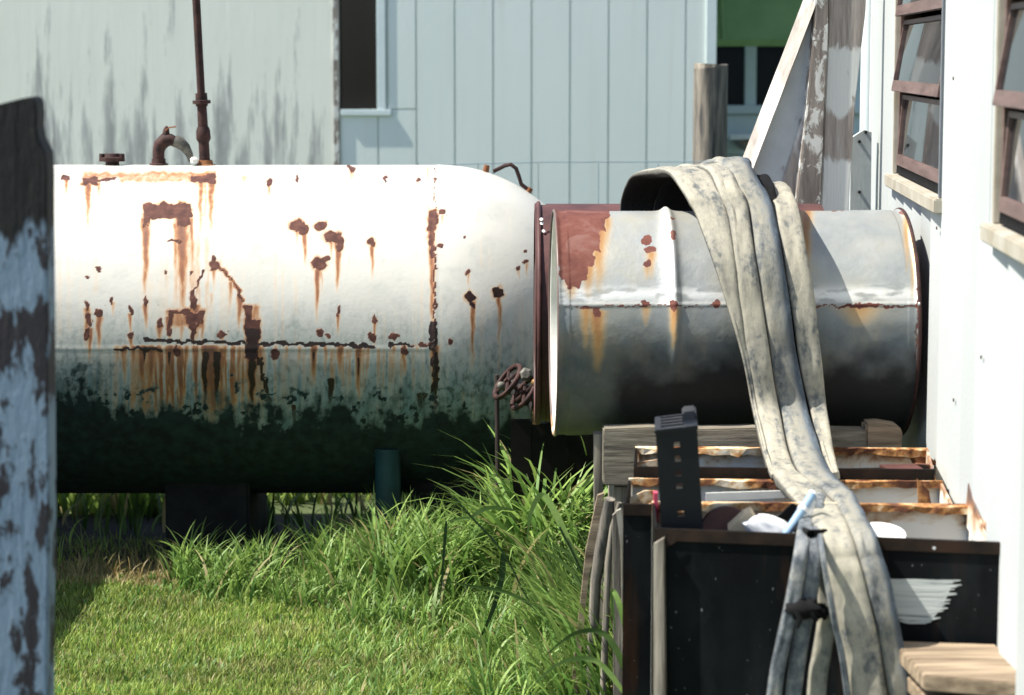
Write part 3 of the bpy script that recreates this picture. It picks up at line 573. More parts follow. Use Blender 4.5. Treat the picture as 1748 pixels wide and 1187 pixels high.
for d in [(113, 305, 340, 4, .8), (150, 312, 400, 6, .85), (168, 312, 345, 4, .7), (148, 312, 425, 3, .6), (248, 372, 520, 8, 1), (311, 372, 560, 12, 1), (300, 380, 575, 5, .6), (328, 372, 500, 4, .7), (342, 300, 430, 6, .7), (360, 305, 420, 7, .8), (350, 300, 470, 3, .5), (520, 395, 460, 5, .9), (508, 390, 430, 3, .6), (577, 412, 505, 6, 1), (566, 405, 450, 4, .7),
          (541, 460, 560, 5, .9), (549, 455, 510, 3, .5), (635, 420, 482, 4, .8), (738, 390, 600, 6, 1), (731, 285, 360, 2, .5), (755, 365, 400, 3, .6), (148, 525, 600, 6, .9), (169, 540, 605, 6, .9), (154, 560, 625, 5, .8), (193, 515, 545, 4, .5), (222, 535, 575, 4, .8), (224, 575, 610, 4, .8), (249, 520, 570, 5, .8),
          (273, 555, 590, 6, .9), (289, 540, 585, 6, 1), (330, 550, 590, 7, 1), (345, 545, 590, 4, .8), (310, 545, 590, 5, .6), (366, 460, 500, 4, .6), (394, 480, 545, 5, .6), (409, 505, 570, 6, .8), (360, 500, 560, 3, .4), (807, 515, 640, 4.5, .9), (852, 508, 600, 4, .85), (852, 560, 700, 3, .35), (800, 466, 495, 2.5, .6), (899, 448, 480, 3, .6), (886, 458, 480, 3, .6),
          (283, 465, 490, 3, .4), (640, 545, 600, 3, .8), (577, 535, 580, 3.5, .7), (325, 470, 500, 3, .5), (600, 290, 320, 6, .5), (459, 312, 345, 4, .7), (417, 300, 330, 8, .45), (714, 308, 325, 3, .5), (335, 520, 585, 9, .9), (380, 572, 600, 4, .6), (437, 555, 640, 9, .8)]: wr.drip(S_, d[0], d[1], d[2], d[3], d[4])
wr.box(S_, 140, 293, 372, 303, .5, 4); wr.box(S_, 205, 300, 370, 312, .45, 4); wr.box(S_, 380, 300, 460, 306, .3, 3)
for (x, y1, wd, v) in [(200, 640, 6, .5), (212, 665, 7, .7), (228, 650, 7, .7), (243, 700, 8, .9), (258, 690, 8, .9), (272, 660, 6, .8), (290, 700, 9, 1), (304, 670, 6, .7), (318, 650, 5, .7), (333, 690, 7, .8), (360, 745, 16, 1.), (350, 730, 8, 1.), (383, 660, 5, .7), (398, 650, 5, .6), (410, 690, 5, .6), (430, 745, 13, 1.), (445, 700, 6, .7), (470, 650, 4, .5), (490, 640, 4, .5), (510, 640, 5, .5), (536, 665, 6, 1), (556, 650, 4, .6), (580, 650, 7, .9), (612, 690, 6, 1), (628, 640, 4, .6), (690, 645, 5, .9), (672, 620, 4, .6), (742, 720, 7, 1), (713, 620, 4, .4)]:
    wr.drip(S_, x, 590, y1, wd, v)
for (x, y0, y1, wd) in [(350, 600, 760, 8), (370, 600, 760, 9), (430, 615, 750, 9), (246, 595, 640, 4), (612, 610, 670, 3), (535, 600, 640, 3), (502, 690, 760, 6), (565, 645, 720, 9), (720, 670, 720, 14), (289, 600, 640, 4)]: wr.drip(K_, x, y0, y1, wd, .85)
nz = fbm(px / 34, py / 26, 11); n2 = fbm(px / 9, py / 8, 21); n3 = fbm(px / 14, py / 55, 31)
for b in [(243, 347, 327, 373), (141, 301, 168, 316), (325, 300, 370, 312), (729, 358, 745, 396), (734, 396, 741, 440), (417, 522, 443, 616), (286, 530, 348, 556), (305, 371, 320, 420), (245, 371, 256, 400)]: wr.box(S_, b[0] - 3, b[1] - 3, b[2] + 3, b[3] + 3, .5, 6)
for (cx_, cy_, ra, rb) in [(506, 384, 13, 10), (519, 392, 9, 9), (548, 385, 10, 8), (565, 405, 15, 9), (579, 414, 6, 16), (545, 450, 13, 10), (635, 414, 8, 7), (366, 454, 8, 8), (805, 508, 10, 9), (850, 500, 9, 8)]: wr.blob(S_, cx_, cy_, ra * 1.35, rb * 1.4, .42, .5)
vst = fbm(px / 5, py / 160, 91)
wash = .78 * sstep(.36, .60, vst) * np.exp(-((px - 335) / 125) ** 2) * sstep(586, 600, py) * (1 - sstep(670, 745, py))
wash = np.maximum(wash, .38 * sstep(.5, .66, vst) * np.exp(-((px - 600) / 160) ** 2) * sstep(588, 600, py) * (1 - sstep(620, 700, py)))
wash = np.maximum(wash, .30 * sstep(.48, .62, vst) * np.exp(-((px - 330) / 60) ** 2) * sstep(370, 420, py) * (1 - sstep(560, 590, py)))
wr.m[S_] = np.maximum(wr.m[S_], wash)
wash2 = .16 * sstep(.52, .7, fbm(px / 4, py / 260, 97)) * sstep(290, 330, py) * sstep(.45, .6, fbm(px / 60, py / 70, 98)); wr.m[S_] = np.maximum(wr.m[S_], wash2)
edge = 716 + (n3 - .5) * 90 + (nz - .5) * 90 - 45 * np.exp(-((px - 130) / 70) ** 2) + 20 * sstep(700, 860, px)
alg = sstep(-75, 60, py - edge) * 1.2
alg = np.maximum(alg, .62 * sstep(.50, .62, n2) * np.exp(-((px - 135) / 75) ** 2) * sstep(596, 628, py) + 0)
alg = np.maximum(alg, .9 * sstep(.56, .66, n2 * .5 + nz * .5) * sstep(620, 690, py))
alg = np.maximum(alg, .75 * sstep(.53, .64, n2) * np.exp(-((px - 398) / 18) ** 2) * sstep(600, 640, py) * (1 - sstep(690, 720, py)))
alg *= front
grime_shade = (.30 * sstep(500, 590, py + (n3 - .5) * 40) + .66 * sstep(582, 675, py + (n3 - .5) * 70)) * front + .10 * sstep(.5, .7, nz)  # dirt, with the shade of the tank's lower half painted in
for k in (R_, S_, K_): wr.get(k); wr.m[k] *= front
# the unseen back gets plain algae low down
alg = np.where(front, alg, sstep(.1, .5, -np.sin(T)))
shell = big_mesh('shell', V1, Q1, 'tank_enamel', tk, {'rust': wr.m[R_], 'streak': wr.m[S_], 'stain_shade': wr.m[K_], 'algae': alg, 'grime_shade': grime_shade})
m = MB(); m.lathe([(0, tr), (-.25, tr * .9), (-.45, tr * .6), (-.55, 0)], (XL, TKY, tz), (1, 0, 0), 48); m.build('far_head', 'brown_drum_steel', tk, smooth=True)
for (a, b, d_) in ((282, 426, .9), (700, 830, .9)):                  # dark saddle piers
    x0 = P(a, 880, TKY - .30).x; x1 = P(b, 880, TKY - .30).x
    m = MB(); m.box(x0, x1, TKY - .30, TKY + .32, -.02, tz - tr * .80); m.build('saddle_pier', 'concrete_dark', tk, .01)
c = P(662, 768, TKY - .44); m = MB(); m.tube([(c.x, c.y, -.01), (c.x, c.y, c.z - .05), (c.x, c.y, c.z)], [.045, .045, .047], 16); m.lathe([(0, .052), (.012, .052)], (c.x, c.y, c.z - .005), (0, 0, 1), 18); m.build('drain_stub', 'teal_paint', tk, smooth=True)
# fittings along the top
tt = tz + tr
def top_at(px): return Vector((P(px, 282, TKY).x, TKY, tt - .006))
c = top_at(192); f1 = MB(); f1.lathe([(0, .026), (.018, .024), (.020, .040), (.034, .044), (.036, .032), (.048, .028)], c, (0, 0, 1), 18); o1 = f1.build('filler_cap', 'rusty_pipe', tk, smooth=True)
m = MB()
for s_ in (-1, 1): m.lathe([(-.006, .011), (.022, .010)], c + Vector((s_ * .036, -.01, .026)), (0, 0, 1), 8)
m.build('cap_lug', 'rusty_pipe', o1)
c = top_at(271); m = MB(); m.lathe([(0, .034), (.012, .034), (.014, .026), (.03, .025)], c, (0, 0, 1), 18); o1 = m.build('elbow_flange', 'rusty_pipe', tk, smooth=True)
p0 = c; pth = [(0, .01), (0, .055), (.006, .078), (.024, .096), (.046, .098), (.064, .090)]
m = MB(); m.tube([p0 + Vector((a, 0, b)) for a, b in pth], [.021, .022, .025, .026, .022, .019], 14); m.lathe([(0, .014), (.02, .010), (.03, .004)], p0 + Vector((.028, 0, .118)), (.1, 0, 1), 10); m.build('elbow', 'rusty_pipe', o1, smooth=True)
m = MB(); m.tube([p0 + Vector((a, -.004, b)) for a, b in [(.060, .094), (.078, .088), (.098, .070), (.112, .046), (.120, .018)]], [.023, .023, .019, .014, .009], 12); m.build('down_spout', 'grey_fitting', o1, smooth=True)
m = MB(); m.tube([p0 + Vector((a, -.01, b)) for a, b in [(.028, .13), (.04, .142), (.066, .146)]], .003, 6); m.build('wire_tag', 'orange_rust', o1)
pb = top_at(350); pt = P(335, 0, TKY)
dirp = (Vector((pt.x, TKY, pt.z)) - pb); 
vp = thing('vent_pipe', 'tall thin rusty vent pipe with a coupling rising from the top of the tank', 'pipe', pb)
q = lambda f: pb + dirp * f
m = MB(); m.tube([q(0), q(.40)], [.0205, .0175], 14); m.build('lower_pipe', 'rusty_pipe', vp, smooth=True)
m = MB(); m.tube([q(.39), q(1.0), q(1.9)], .0145, 12); m.build('upper_pipe', 'rusty_pipe', vp, smooth=True)
m = MB(); m.lathe([(-.012, .022), (-.004, .022), (-.003, .033), (.009, .033), (.01, .022), (.035, .021)], q(.385), dirp, 16); m.build('coupling', 'rusty_pipe', vp, smooth=True)
m = MB(); m.lathe([(0, .021), (.012, .027), (.04, .026), (.055, .021)], q(.15), dirp, 14); m.build('union_nut', 'rusty_pipe', vp, smooth=True)
m = MB(); m.lathe([(-.01, .038), (.008, .038), (.01, .030), (.025, .026)], pb, (0, 0, 1), 18); m.build('pipe_flange', 'orange_rust', vp, smooth=True)
m = MB(); m.lathe([(0, .014), (.014, .016), (.022, .008)], top_at(334) + Vector((0, -.03, .015)), (0, 0, 1), 10); m.build('bolt_cap', 'white_trim', tk, smooth=True)
# lifting loop on the head
lg = [(842, 293, -.0), (852, 288, 0), (862, 283, 0), (872, 281, 0), (881, 288, 0), (886, 302, 0), (890, 315, 0), (903, 325, 0)]
m = MB(); m.tube([P(a, b, TKY) for a, b, _ in lg], .0075, 8); m.build('lifting_loop', 'rusty_pipe', tk, smooth=True)
m = MB(); m.lathe([(-.01, .012), (.015, .010)], P(830, 289, TKY), (.2, 0, 1), 10); m.build('loop_boss', 'orange_rust', tk)
m = MB(); m.lathe([(-.01, .012), (.012, .010)], P(903, 326, TKY), (.6, 0, 1), 10); m.build('loop_boss', 'orange_rust', tk)
# valves low on the head
VY = 8.05
for (cx, cy, sc, k) in ((880, 662, 1.25, 0), (908, 682, 1.15, 1)):
    c = P(cx, cy, VY - .05 * k); ax = Vector((.62, -.55, -.25)).normalized()
    m = MB(); m.lathe([(0, .03 * sc), (.05, .028 * sc), (.07, .018 * sc), (.11, .018 * sc), (.13, .03 * sc), (.16, .028 * sc)], c + Vector((.03, .02, -.03)), (-.3, .9, .15), 14)
    vv = thing('gate_valve', ['upper rusty gate valve with round handwheel on the tank end', 'lower rusty gate valve with brass knob beside the brown drum'][k], 'valve', c, 'valves on the tank end')
    vb = m.build('valve_body', 'dark_steel', vv, smooth=True)
    wax = Vector((-.75, -.25, .6)).normalized(); hc = c + wax * .035
    m = MB(); m.ring(hc, wax, .052 * sc, .0075 * sc, 26); m.build('handwheel', ['rusty_pipe', 'rusty_pipe'][k], vv, smooth=True)
    m = MB(); u_ = wax.orthogonal().normalized(); v_ = wax.cross(u_)
    for a in range(4):
        d = u_ * math.cos(a * math.pi / 2 + .4) + v_ * math.sin(a * math.pi / 2 + .4); m.tube([hc, hc + d * .05 * sc], .0055, 6)
    m.tube([c + wax * -.02, hc + wax * .012], .008, 8); m.build('spokes', 'rusty_pipe', vv, smooth=True)
    m = MB(); m.lathe([(0, .010), (.012, .014), (.022, .012), (.028, .004)], P([858, 916][k], [660, 655][k], VY - .1), (-.3, -.8, .3), 12); m.build('knob', ['grey_fitting', 'brass_fitting'][k], vv, smooth=True)
    m = MB(); m.lathe([(-.015, .020), (0, .024), (.018, .024), (.03, .014)], P([898, 930][k], [640, 690][k], VY - .04), (0, -1, .2), 6); m.build('hex_nut', 'grey_fitting', vv)
m = MB(); m.lathe([(0, .012), (.04, .012)], P(915, 704, VY - .1), (0, 0, -1), 8); m.lathe([(0, .013), (.006, .013)], P(916, 702, VY - .12), (0, -1, 0), 8); m.build('plug', 'brass_fitting', vv)
# thin stake before the tank end
sk = P(848, 640, 8.14); m = MB(); m.tube([(sk.x, 8.14, 0), (sk.x + .003, 8.14, .4), (sk.x, 8.14, sk.z)], .008, 8); tag(m.build('garden_stake', 'dark_stake'), 'thin brown stake standing in the tall grass before the right end of the tank', 'stake')
# ================================================================== DRUMS
DY = 7.62; dz, dr = cyl_fit(347, 722, DY); dx0 = P(914, 500, DY - .3).x
bd = thing('brown_drum', 'dull brown rusty steel drum lying behind the galvanised drum', 'drum', (dx0 + .4, DY, dz - dr))
pf = [(0, dr * .4), (0.012, dr * .93), (.0, dr * .94), (0, dr), (.016, dr), (.018, dr * .985), (.035, dr * .985), (.037, dr * .995), (.30, dr * .995), (.31, dr), (.33, dr), (.34, dr * .995), (.9, dr * .995)]
m = MB(); m.lathe(pf, (dx0, DY, dz), (1, 0, 0), 64); m.build('drum_shell', 'brown_drum_steel', bd, smooth=True)
m = MB(); m.ring((dx0 + .012, DY, dz), (1, 0, 0), dr, .007, 64); m.build('rim', 'brown_drum_steel', bd, smooth=True)
m = MB()
for a, b in ((921, 375), (922, 382), (925, 395)): m.lathe([(0, .006), (.002, .006)], P(a + 3, b, DY - dr * .62), (0, -1, .8), 7)
m.build('lit_fleck', 'white_trim', bd)  # lit spots on the drum set as white flecks
for i in range(5):
    x0 = P(872, 800, 8.02).x + i * .0635
    m = MB(); m.box(x0, x0 + .067, 8.0 + .004 * (i % 2), 8.03 + .004 * (i % 2), 0, P(900, 716 + 9 * math.sin(i * 2.3), 8.02).z); m.build('shade_backing', 'side_dark', bd)  # dark boards added to stand for the shade under the drums
GY = 6.9; gz, gr = cyl_fit(360, 741, GY); YAW = math.radians(1.3)
gx0 = P(946, 550, GY).x; gx1 = P(1566, 550, GY - gr * .97).x; L = gx1 - gx0
ribx = P(1148, 450, GY - .28).x - gx0
gd = thing('galvanised_drum', 'pale galvanised steel drum with a large red rust patch lying on the timber beam', 'drum', ((gx0 + gx1) / 2, GY, gz - gr))
def gr_f(X, T):
    d = .010 * np.exp(-((X - ribx) / .012) ** 2) * sstep(-.7, .2, np.sin(T)) + .004 * np.exp(-((X - ribx) / .03) ** 2)
    d = d + .012 * (fbm(X * 2.6 + 4, T * 1.5 + 5, 8) - .5) * (X > .03) * (X < L - .03) + .003 * np.exp(-((T - .26) * gr / .005) ** 2) + .006 * np.exp(-((X - .0) / .007) ** 2) + .007 * np.exp(-((X - L) / .008) ** 2)
    return d
V2, Q2, X, T = cyl_grid(0, L, 400, 0, 0, gr, 0, 0, 300, 60, gr_f)
cyw, syw = math.cos(YAW), math.sin(YAW)
def yawpt(V):
    x = V[:, 0] - L / 2; y = V[:, 1]; return np.stack([x * cyw - y * syw + (gx0 + gx1) / 2, x * syw + y * cyw + GY, V[:, 2] + gz], -1)
V2 = yawpt(V2); px, py = proj(V2); wr = Wear(px, py, 9); front = np.cos(T) > -.3
for b in [(944, 356, 1040, 372), (942, 360, 1034, 395), (946, 390, 1024, 430), (950, 425, 1014, 455), (955, 448, 1004, 478), (964, 470, 990, 490), (1350, 352, 1480, 358)]: wr.box(R_, *b, 1., 4)
for b in [(1104, 410, 10, 8), (1110, 427, 10, 7), (1105, 452, 6, 6), (1148, 402, 4, 6), (1148, 372, 3, 3), (1150, 521, 8, 8), (1102, 518, 9, 5), (1222, 518, 9, 4), (1550, 362, 16, 5), (1563, 380, 4, 18), (1465, 522, 40, 4), (1000, 524, 14, 3), (1020, 532, 7, 8)]: wr.blob(R_, *b)
for y in (380, 405, 430): wr.blob(K_, 1565, y + 170, 3, 20, .5)
wr.line(R_, [(948, 524), (1090, 524), (1150, 523), (1230, 523)], 1.1, .85); wr.line(R_, [(1390, 523), (1566, 523)], 1.8, .95); wr.line(R_, [(1566, 360), (1567, 520), (1560, 700)], 2, .7)
for d in [(1022, 385, 500, 16, .8), (1004, 440, 512, 14, .75), (975, 480, 515, 14, .6), (1036, 370, 430, 8, .6), (1112, 430, 480, 9, .6), (1104, 455, 480, 7, .5), (1000, 525, 600, 10, .6), (1020, 530, 640, 14, .8), (1102, 522, 560, 8, .5), (1150, 525, 600, 8, .7), (1375, 358, 520, 11, .75), (1365, 358, 440, 9, .6), (1465, 524, 560, 35, .5), (1548, 362, 470, 7, .6), (1558, 400, 520, 6, .6)]: wr.drip(S_, *d)
nz = fbm(px / 45, py / 40, 41); n2 = fbm(px / 16, py / 14, 51)
grime_shade = np.clip(.6 * sstep(512, 527, py) + .45 * sstep(530, 600, py + (nz - .5) * 50), 0, 1) * front  # mottled darkening from the seam down, where the drum's shade begins
stain_shade = .95 * sstep(.0, 1., (py - (560 + (nz - .5) * 80)) / 115) * (1 - .75 * (1 - sstep(1020, 1080, px + (nz - .5) * 50)))  # painted shade deepening towards the drum's underside
stain_shade = np.maximum(stain_shade, wr.m.get(K_, 0)); stain_shade = np.where(front, stain_shade, .8)
lime = np.exp(-((py - 503) / 13) ** 2) * sstep(.3, .55, fbm(px / 30, py / 8, 61)) * .9 + .55 * np.exp(-((px - 1136) / 12) ** 2) * (py < 522)
lime = lime * front
big_mesh('drum_shell', V2, Q2, 'galvanised_sheet', gd, {'rust': wr.m[R_], 'streak': wr.m[S_], 'stain_shade': stain_shade, 'grime_shade': grime_shade, 'lime': lime})
def yv(p): return Vector(yawpt(np.array([p]))[0])
axd = yv((1, 0, 0)) - yv((0, 0, 0))
m = MB(); n = 64; vs = []
prf = [(.0, gr - .001), (.002, gr - .010), (.25, gr - .012), (.5, gr - .012), (.501, .001)]
for a, r in prf:
    for k in range(n): vs.append(yv((a, r * math.cos(2 * math.pi * k / n), r * math.sin(2 * math.pi * k / n))))
m.add(vs, [(i * n + k, i * n + (k + 1) % n, (i + 1) * n + (k + 1) % n, (i + 1) * n + k) for i in range(len(prf) - 1) for k in range(n)]); m.build('lining', 'white_trim', gd, smooth=True)
m = MB(); m.ring(yv((0, 0, 0)), axd, gr + .001, .005, 72); m.build('rim', 'rusty_enamel', gd, smooth=True)
m = MB(); m.ring(yv((L, 0, 0)), axd, gr + .003, .006, 72); m.build('rim', 'rusty_pipe', gd, smooth=True)
m = MB(); m.lathe([(-.03, gr - .01), (-.012, gr - .012)], yv((L, 0, 0)), axd, 48); m.build('end_cap', 'brown_drum_steel', gd, smooth=True)
# ------------------------------------------------------------------ beam and legs that carry the drum
bmz = P(1200, 733, 6.56).z
bm_ = thing('beam_rack', 'rough grey timber beam rack holding up the galvanised drum', 'rack', (P(1280, 780, 6.55).x, 6.56, 0))
m = MB()
top = [(1030, 733), (1110, 730), (1200, 733), (1290, 731), (1400, 734), (1480, 735)]; bot = [(1480, 790), (1400, 800), (1290, 824), (1150, 830), (1030, 829)]
m.slab(top + bot, 6.54, (0, .08, 0)); m.build('beam', 'beam_wood', bm_, .004)
m = MB(); m.slab([(1478, 724), (1500, 722), (1536, 728), (1541, 740), (1539, 772), (1478, 769)], 6.535, (0, .09, 0)); m.build('lit_beam_end', 'plank_tan', bm_, .006)  # sunlit end of the beam, its light put into paler wood
m = MB(); m.slab([(1014, 742), (1029, 742), (1030, 1300), (1017, 1300)], 6.62, (0, .06, 0)); m.build('leg', 'bare_wood', bm_)
for x0 in (1050, 1500): 
    m = MB(); m.slab([(x0, 832 if x0 < 1100 else 775), (x0 + 34, 832 if x0 < 1100 else 775), (x0 + 34, 1250), (x0, 1250)], 6.60, (0, .08, 0)); m.build('leg', 'bare_wood', bm_)
p = P(1100, 760, 7.2); m = MB(); m.box(P(1040, 700, 6.7).x, gx1 - .06, 7.17, 7.25, bmz - .17, bmz - .01); m.build('beam', 'beam_wood', bm_)
m = MB(); m.box(P(1050, 700, 6.7).x, P(1050, 700, 6.7).x + .07, 6.70, 7.24, bmz - .26, bmz - .175); m.box(gx1 - .17, gx1 - .1, 6.70, 7.24, bmz - .26, bmz - .175); m.build('cross_bearer', 'bare_wood', bm_)
for xx in (P(1050, 700, 6.7).x, gx1 - .17):
    m = MB(); m.box(xx, xx + .07, 7.1, 7.17, 0, bmz - .262); m.build('leg', 'bare_wood', bm_)
# leaning sticks at its foot
def stick(name, pix, Y0, Y1, r, mat, label, cat='stick', grp='scrap sticks leaning by the metal boxes'):
    n = len(pix); pts = [P(a, b, Y0 + (Y1 - Y0) * i / (n - 1)) for i, (a, b) in enumerate(pix)]
    m = MB(); m.tube(pts, r, 9); return tag(m.build(name, mat, None, smooth=True), label, cat, grp)
stick('branch', [(1041, 852), (1036, 890), (1026, 940), (1017, 990), (1004, 1262)], 6.3, 6.38, [.014, .019, .018, .015, .014], 'log_wood', 'dark barky branch leaning beside the left metal box')
stick('branch', [(1058, 858), (1046, 900), (1038, 960), (1026, 1285)], 6.22, 6.25, [.006, .008, .009, .009], 'bare_wood', 'thin pale stick leaning just right of the barky branch')
m = MB(); m.slab([(1020, 846), (1032, 842), (1018, 930), (1005, 985), (978, 1256), (966, 1256), (1000, 940)], 6.42, (0, .02, 0)); tag(m.build('scrap_lath', 'plank_tan'), 'pale split lath leaning at the left foot of the beam rack', 'lath')
m = MB(); m.slab([(1046, 880), (1058, 870), (1068, 930), (1070, 1316), (1048, 1316)], 6.1, (0, .015, 0)); tag(m.build('scrap_board', 'bare_wood'), 'grey board standing between the branch and the left metal box', 'board')
m = MB(); m.slab([(1052, 873), (1060, 869), (1068, 930), (1074, 1346), (1066, 1346), (1060, 935)], 5.95, (0, .012, 0)); tag(m.build('green_strip', 'weathered_green' if 'weathered_green' in M else 'cream_trim'), 'thin pale bent metal strip at the corner of the left metal box', 'strip')
# ================================================================== METAL BOXES
def lerp(a, b, t): return a + (b - a) * t
def metal_box(label, fl, fr, br, bl, z1, matf, mati, front_top=None):
    c = (Vector((*fl, 0)) + Vector((*br, 0))) / 2
    th = thing('metal_box', label, 'metal box', c, 'old enamelled metal boxes against the wall'); t_ = .006
    def pan(name, a, b, mat, z0=.0, za=z1, zb=z1, inner=1):
        A = Vector((*a, 0)); B = Vector((*b, 0)); d = (B - A).normalized(); nn = Vector((-d.y, d.x, 0)) * t_
        m = MB(); m.hexa([A + Vector((0, 0, z0)), B + Vector((0, 0, z0)), B + nn + Vector((0, 0, z0)), A + nn + Vector((0, 0, z0)), A + Vector((0, 0, za)), B + Vector((0, 0, zb)), B + nn + Vector((0, 0, zb)), A + nn + Vector((0, 0, za))])
        return m.build(name, mat, th), A, B, d, nn
    fp, A, B, d, nn = pan('front_panel', fl, fr, matf)
    m = MB(); n_ = nn.normalized(); zz = Vector((0, 0, z1))
    m.hexa([A - n_ * .006 - Vector((0, 0, -z1 + .028)), B - n_ * .006 - Vector((0, 0, -z1 + .028)), B - n_ * .0005 + Vector((0, 0, z1 - .028)), A - n_ * .0005 + Vector((0, 0, z1 - .028)), A - n_ * .006 + zz, B - n_ * .006 + zz, B - n_ * .0005 + zz, A - n_ * .0005 + zz]); m.build('rim', 'dark_rim', fp, .001)
    bp, A, B, d, nn = pan('back_panel', br, bl, mati)
    n_ = nn.normalized()
    rn_ = random.Random(int(z1 * 1e4 + fl[1] * 100)); K = 34; wob = [[rn_.uniform(-1, 1) for _ in range(4)] for _ in range(K + 1)]
    m = MB(); vs = []
    for i_ in range(K + 1):
        f_ = i_ / K; q_ = A + (B - A) * f_; wz = .004 * math.sin(f_ * 7 + fl[1] * 9) + .0022 * wob[i_][0]; wy_ = .004 * math.sin(f_ * 11 + 2) + .002 * wob[i_][1]; dr_ = .016 + .007 * wob[i_][2] * abs(wob[i_][3]) + .002 * math.sin(f_ * 23)
        for (o_, h_) in ((.002, .001), (.027 + wy_, .002 + wz), (.031 + wy_, .001 + wz), (.031 + wy_ + .003 * wob[i_][3], -dr_ + wz), (.027 + wy_, -dr_ + wz), (.025 + wy_, -.002 + wz), (.002, -.002)): vs.append(q_ + n_ * o_ + Vector((0, 0, z1 + h_)))
    m.add(vs, [(i_ * 7 + k_, i_ * 7 + (k_ + 1) % 7, (i_ + 1) * 7 + (k_ + 1) % 7, (i_ + 1) * 7 + k_) for i_ in range(K) for k_ in range(7)] + [tuple(range(7)), tuple(K * 7 + k_ for k_ in range(7))])
    m.build('rim', 'rusty_rim', bp)
    inset = .008
    pan('side_panel', (bl[0], bl[1] - inset), (fl[0], fl[1] + inset), 'side_dark')
    rs = pan('side_panel', (fr[0], fr[1] + inset), (br[0], br[1] - inset), mati)[0]
    m = MB(); m.hexa([Vector((fl[0] + .01, fl[1] + .01, .05)), Vector((fr[0] - .01, fr[1] + .01, .05)), Vector((br[0] - .01, br[1] - .01, .05)), Vector((bl[0] + .01, bl[1] - .01, .05))] + [Vector((fl[0] + .01, fl[1] + .01, .06)), Vector((fr[0] - .01, fr[1] + .01, .06)), Vector((br[0] - .01, br[1] - .01, .06)), Vector((bl[0] + .01, bl[1] - .01, .06))]); m.build('bottom', 'dark_steel', th)
    return th, fp, rs
simple('dark_rim', (.006, .005, .004), (.028, .015, .009), 12, .6, spec=.2)
b1, fp1, rs1 = metal_box('front black metal box with a white paint smear, hoses hanging over its rim', (.322, 5.37), (1.081, 5.205), (1.090, 5.665), (.335, 5.70), .748, 'black_box_paint', 'rusty_enamel')
b2, fp2, rs2 = metal_box('middle metal box with rusty white enamel inside, between the front and rear boxes', (.270, 5.78), (1.065, 5.725), (1.098, 6.10), (.300, 6.14), .727, 'black_box_paint', 'rusty_enamel')
b3, fp3, rs3 = metal_box('rear metal box with a bent rusty rim, against the timber beam', (.315, 6.17), (1.085, 6.13), (1.125, 6.47), (.335, 6.50), .752, 'side_dark', 'rusty_enamel')
# rim holes, edge strip, smear, corner notch
m = MB()
for a, b in ((1593, 934), (1709, 936)): c = P(a, b, 5.21 + (1709 - a) * .0002); m.lathe([(0, .0035), (.001, .0035)], c - Vector((0, .012, 0)), (0, -1, 0), 10)
m.build('rivet', 'white_plastic', b1)
m = MB(); A = P(1512, 985, 5.245); fd = (Vector((1.081, 5.205, 0)) - Vector((.322, 5.37, 0))).normalized()
def onf(px, py, o=.002):                        # a point on the front panel of the front box
    d = ray(px, py); n0 = Vector((-fd.y, fd.x, 0)); p0 = Vector((.322, 5.37, 0)); C0 = Vector((0, 0, H))
    t_ = (p0 - C0).dot(n0) / d.dot(n0); return C0 + d * t_ - n0 * o
sm = [(1516, 990), (1560, 988), (1600, 992), (1640, 996), (1634, 1003), (1636, 1010), (1624, 1018), (1620, 1030), (1612, 1042), (1604, 1052), (1596, 1061), (1560, 1056), (1548, 1046), (1530, 1045), (1522, 1030), (1510, 1015)]
rn = random.Random(5)
m.add([onf(a, b, .0008) for a, b in ((1514, 990), (1560, 990), (1626, 996), (1618, 1016), (1606, 1040), (1590, 1058), (1540, 1050), (1524, 1030))], [tuple(range(8))])
for q in range(17):
    ya = 988 + q * 4.4; f_ = q / 16; xa = 1508 + 22 * f_ ** 2 + rn.uniform(-3, 5); xb = 1640 - 42 * f_ ** 1.3 + rn.uniform(-16, 5); hh = rn.uniform(4.2, 5.6)
    dr_ = rn.uniform(-1, 2); n_q = 5; top_ = [(lerp(xa, xb, k / n_q), ya + dr_ * k / n_q + rn.uniform(-.5, .5)) for k in range(n_q + 1)]; bt_q = [(a + rn.uniform(-1, 1), b + hh * (1 if 0 < k < n_q else .3)) for k, (a, b) in enumerate(top_)]
    vs_ = [onf(a, b, .0012 + .0002 * (q % 2)) for a, b in top_ + bt_q]; m.add(vs_, [(k, k + 1, n_q + 2 + k, n_q + 1 + k) for k in range(n_q)])
m.build('paint_smear', 'paint_smear', b1)['kind'] = 'stuff'
m = MB(); vs = [onf(a, b, o_) for o_ in (.002, .030) for a, b in ((1119, 925), (1136, 915), (1139, 1300), (1119, 1300))]
m.hexa([vs[3], vs[2], vs[6], vs[7], vs[0], vs[1], vs[5], vs[4]]); m.build('corner_strip', 'bare_wood', b1)
m = MB(); m.add([onf(a, b, .012) for a, b in ((1122, 928), (1148, 909), (1158, 908), (1155, 924), (1138, 934))], [(0, 1, 2, 3, 4)]); m.build('bent_corner', 'dark_rim', b1)
m = MB(); pts = [(.0, 0), (.02, .055), (.08, .03), (.2, .0), (.3, -.03), (.42, -.045)]
a0 = Vector((1.082, 5.655, .748)); a1 = Vector((1.072, 5.225, .748)); vs = [a0 + (a1 - a0) * (t_ / .43) + Vector((-.004, 0, h)) for t_, h in pts]
m.prism(vs + [a1 + Vector((-.004, 0, -.09)), a0 + Vector((-.004, 0, -.05))], (.003, 0, 0)); m.build('torn_flap', 'rusty_enamel', b1)
def scrap(pix, Y, off, mat, par, name='bent_flap'):
    m = MB(); m.slab(pix, Y, off); return m.build(name, mat, par)
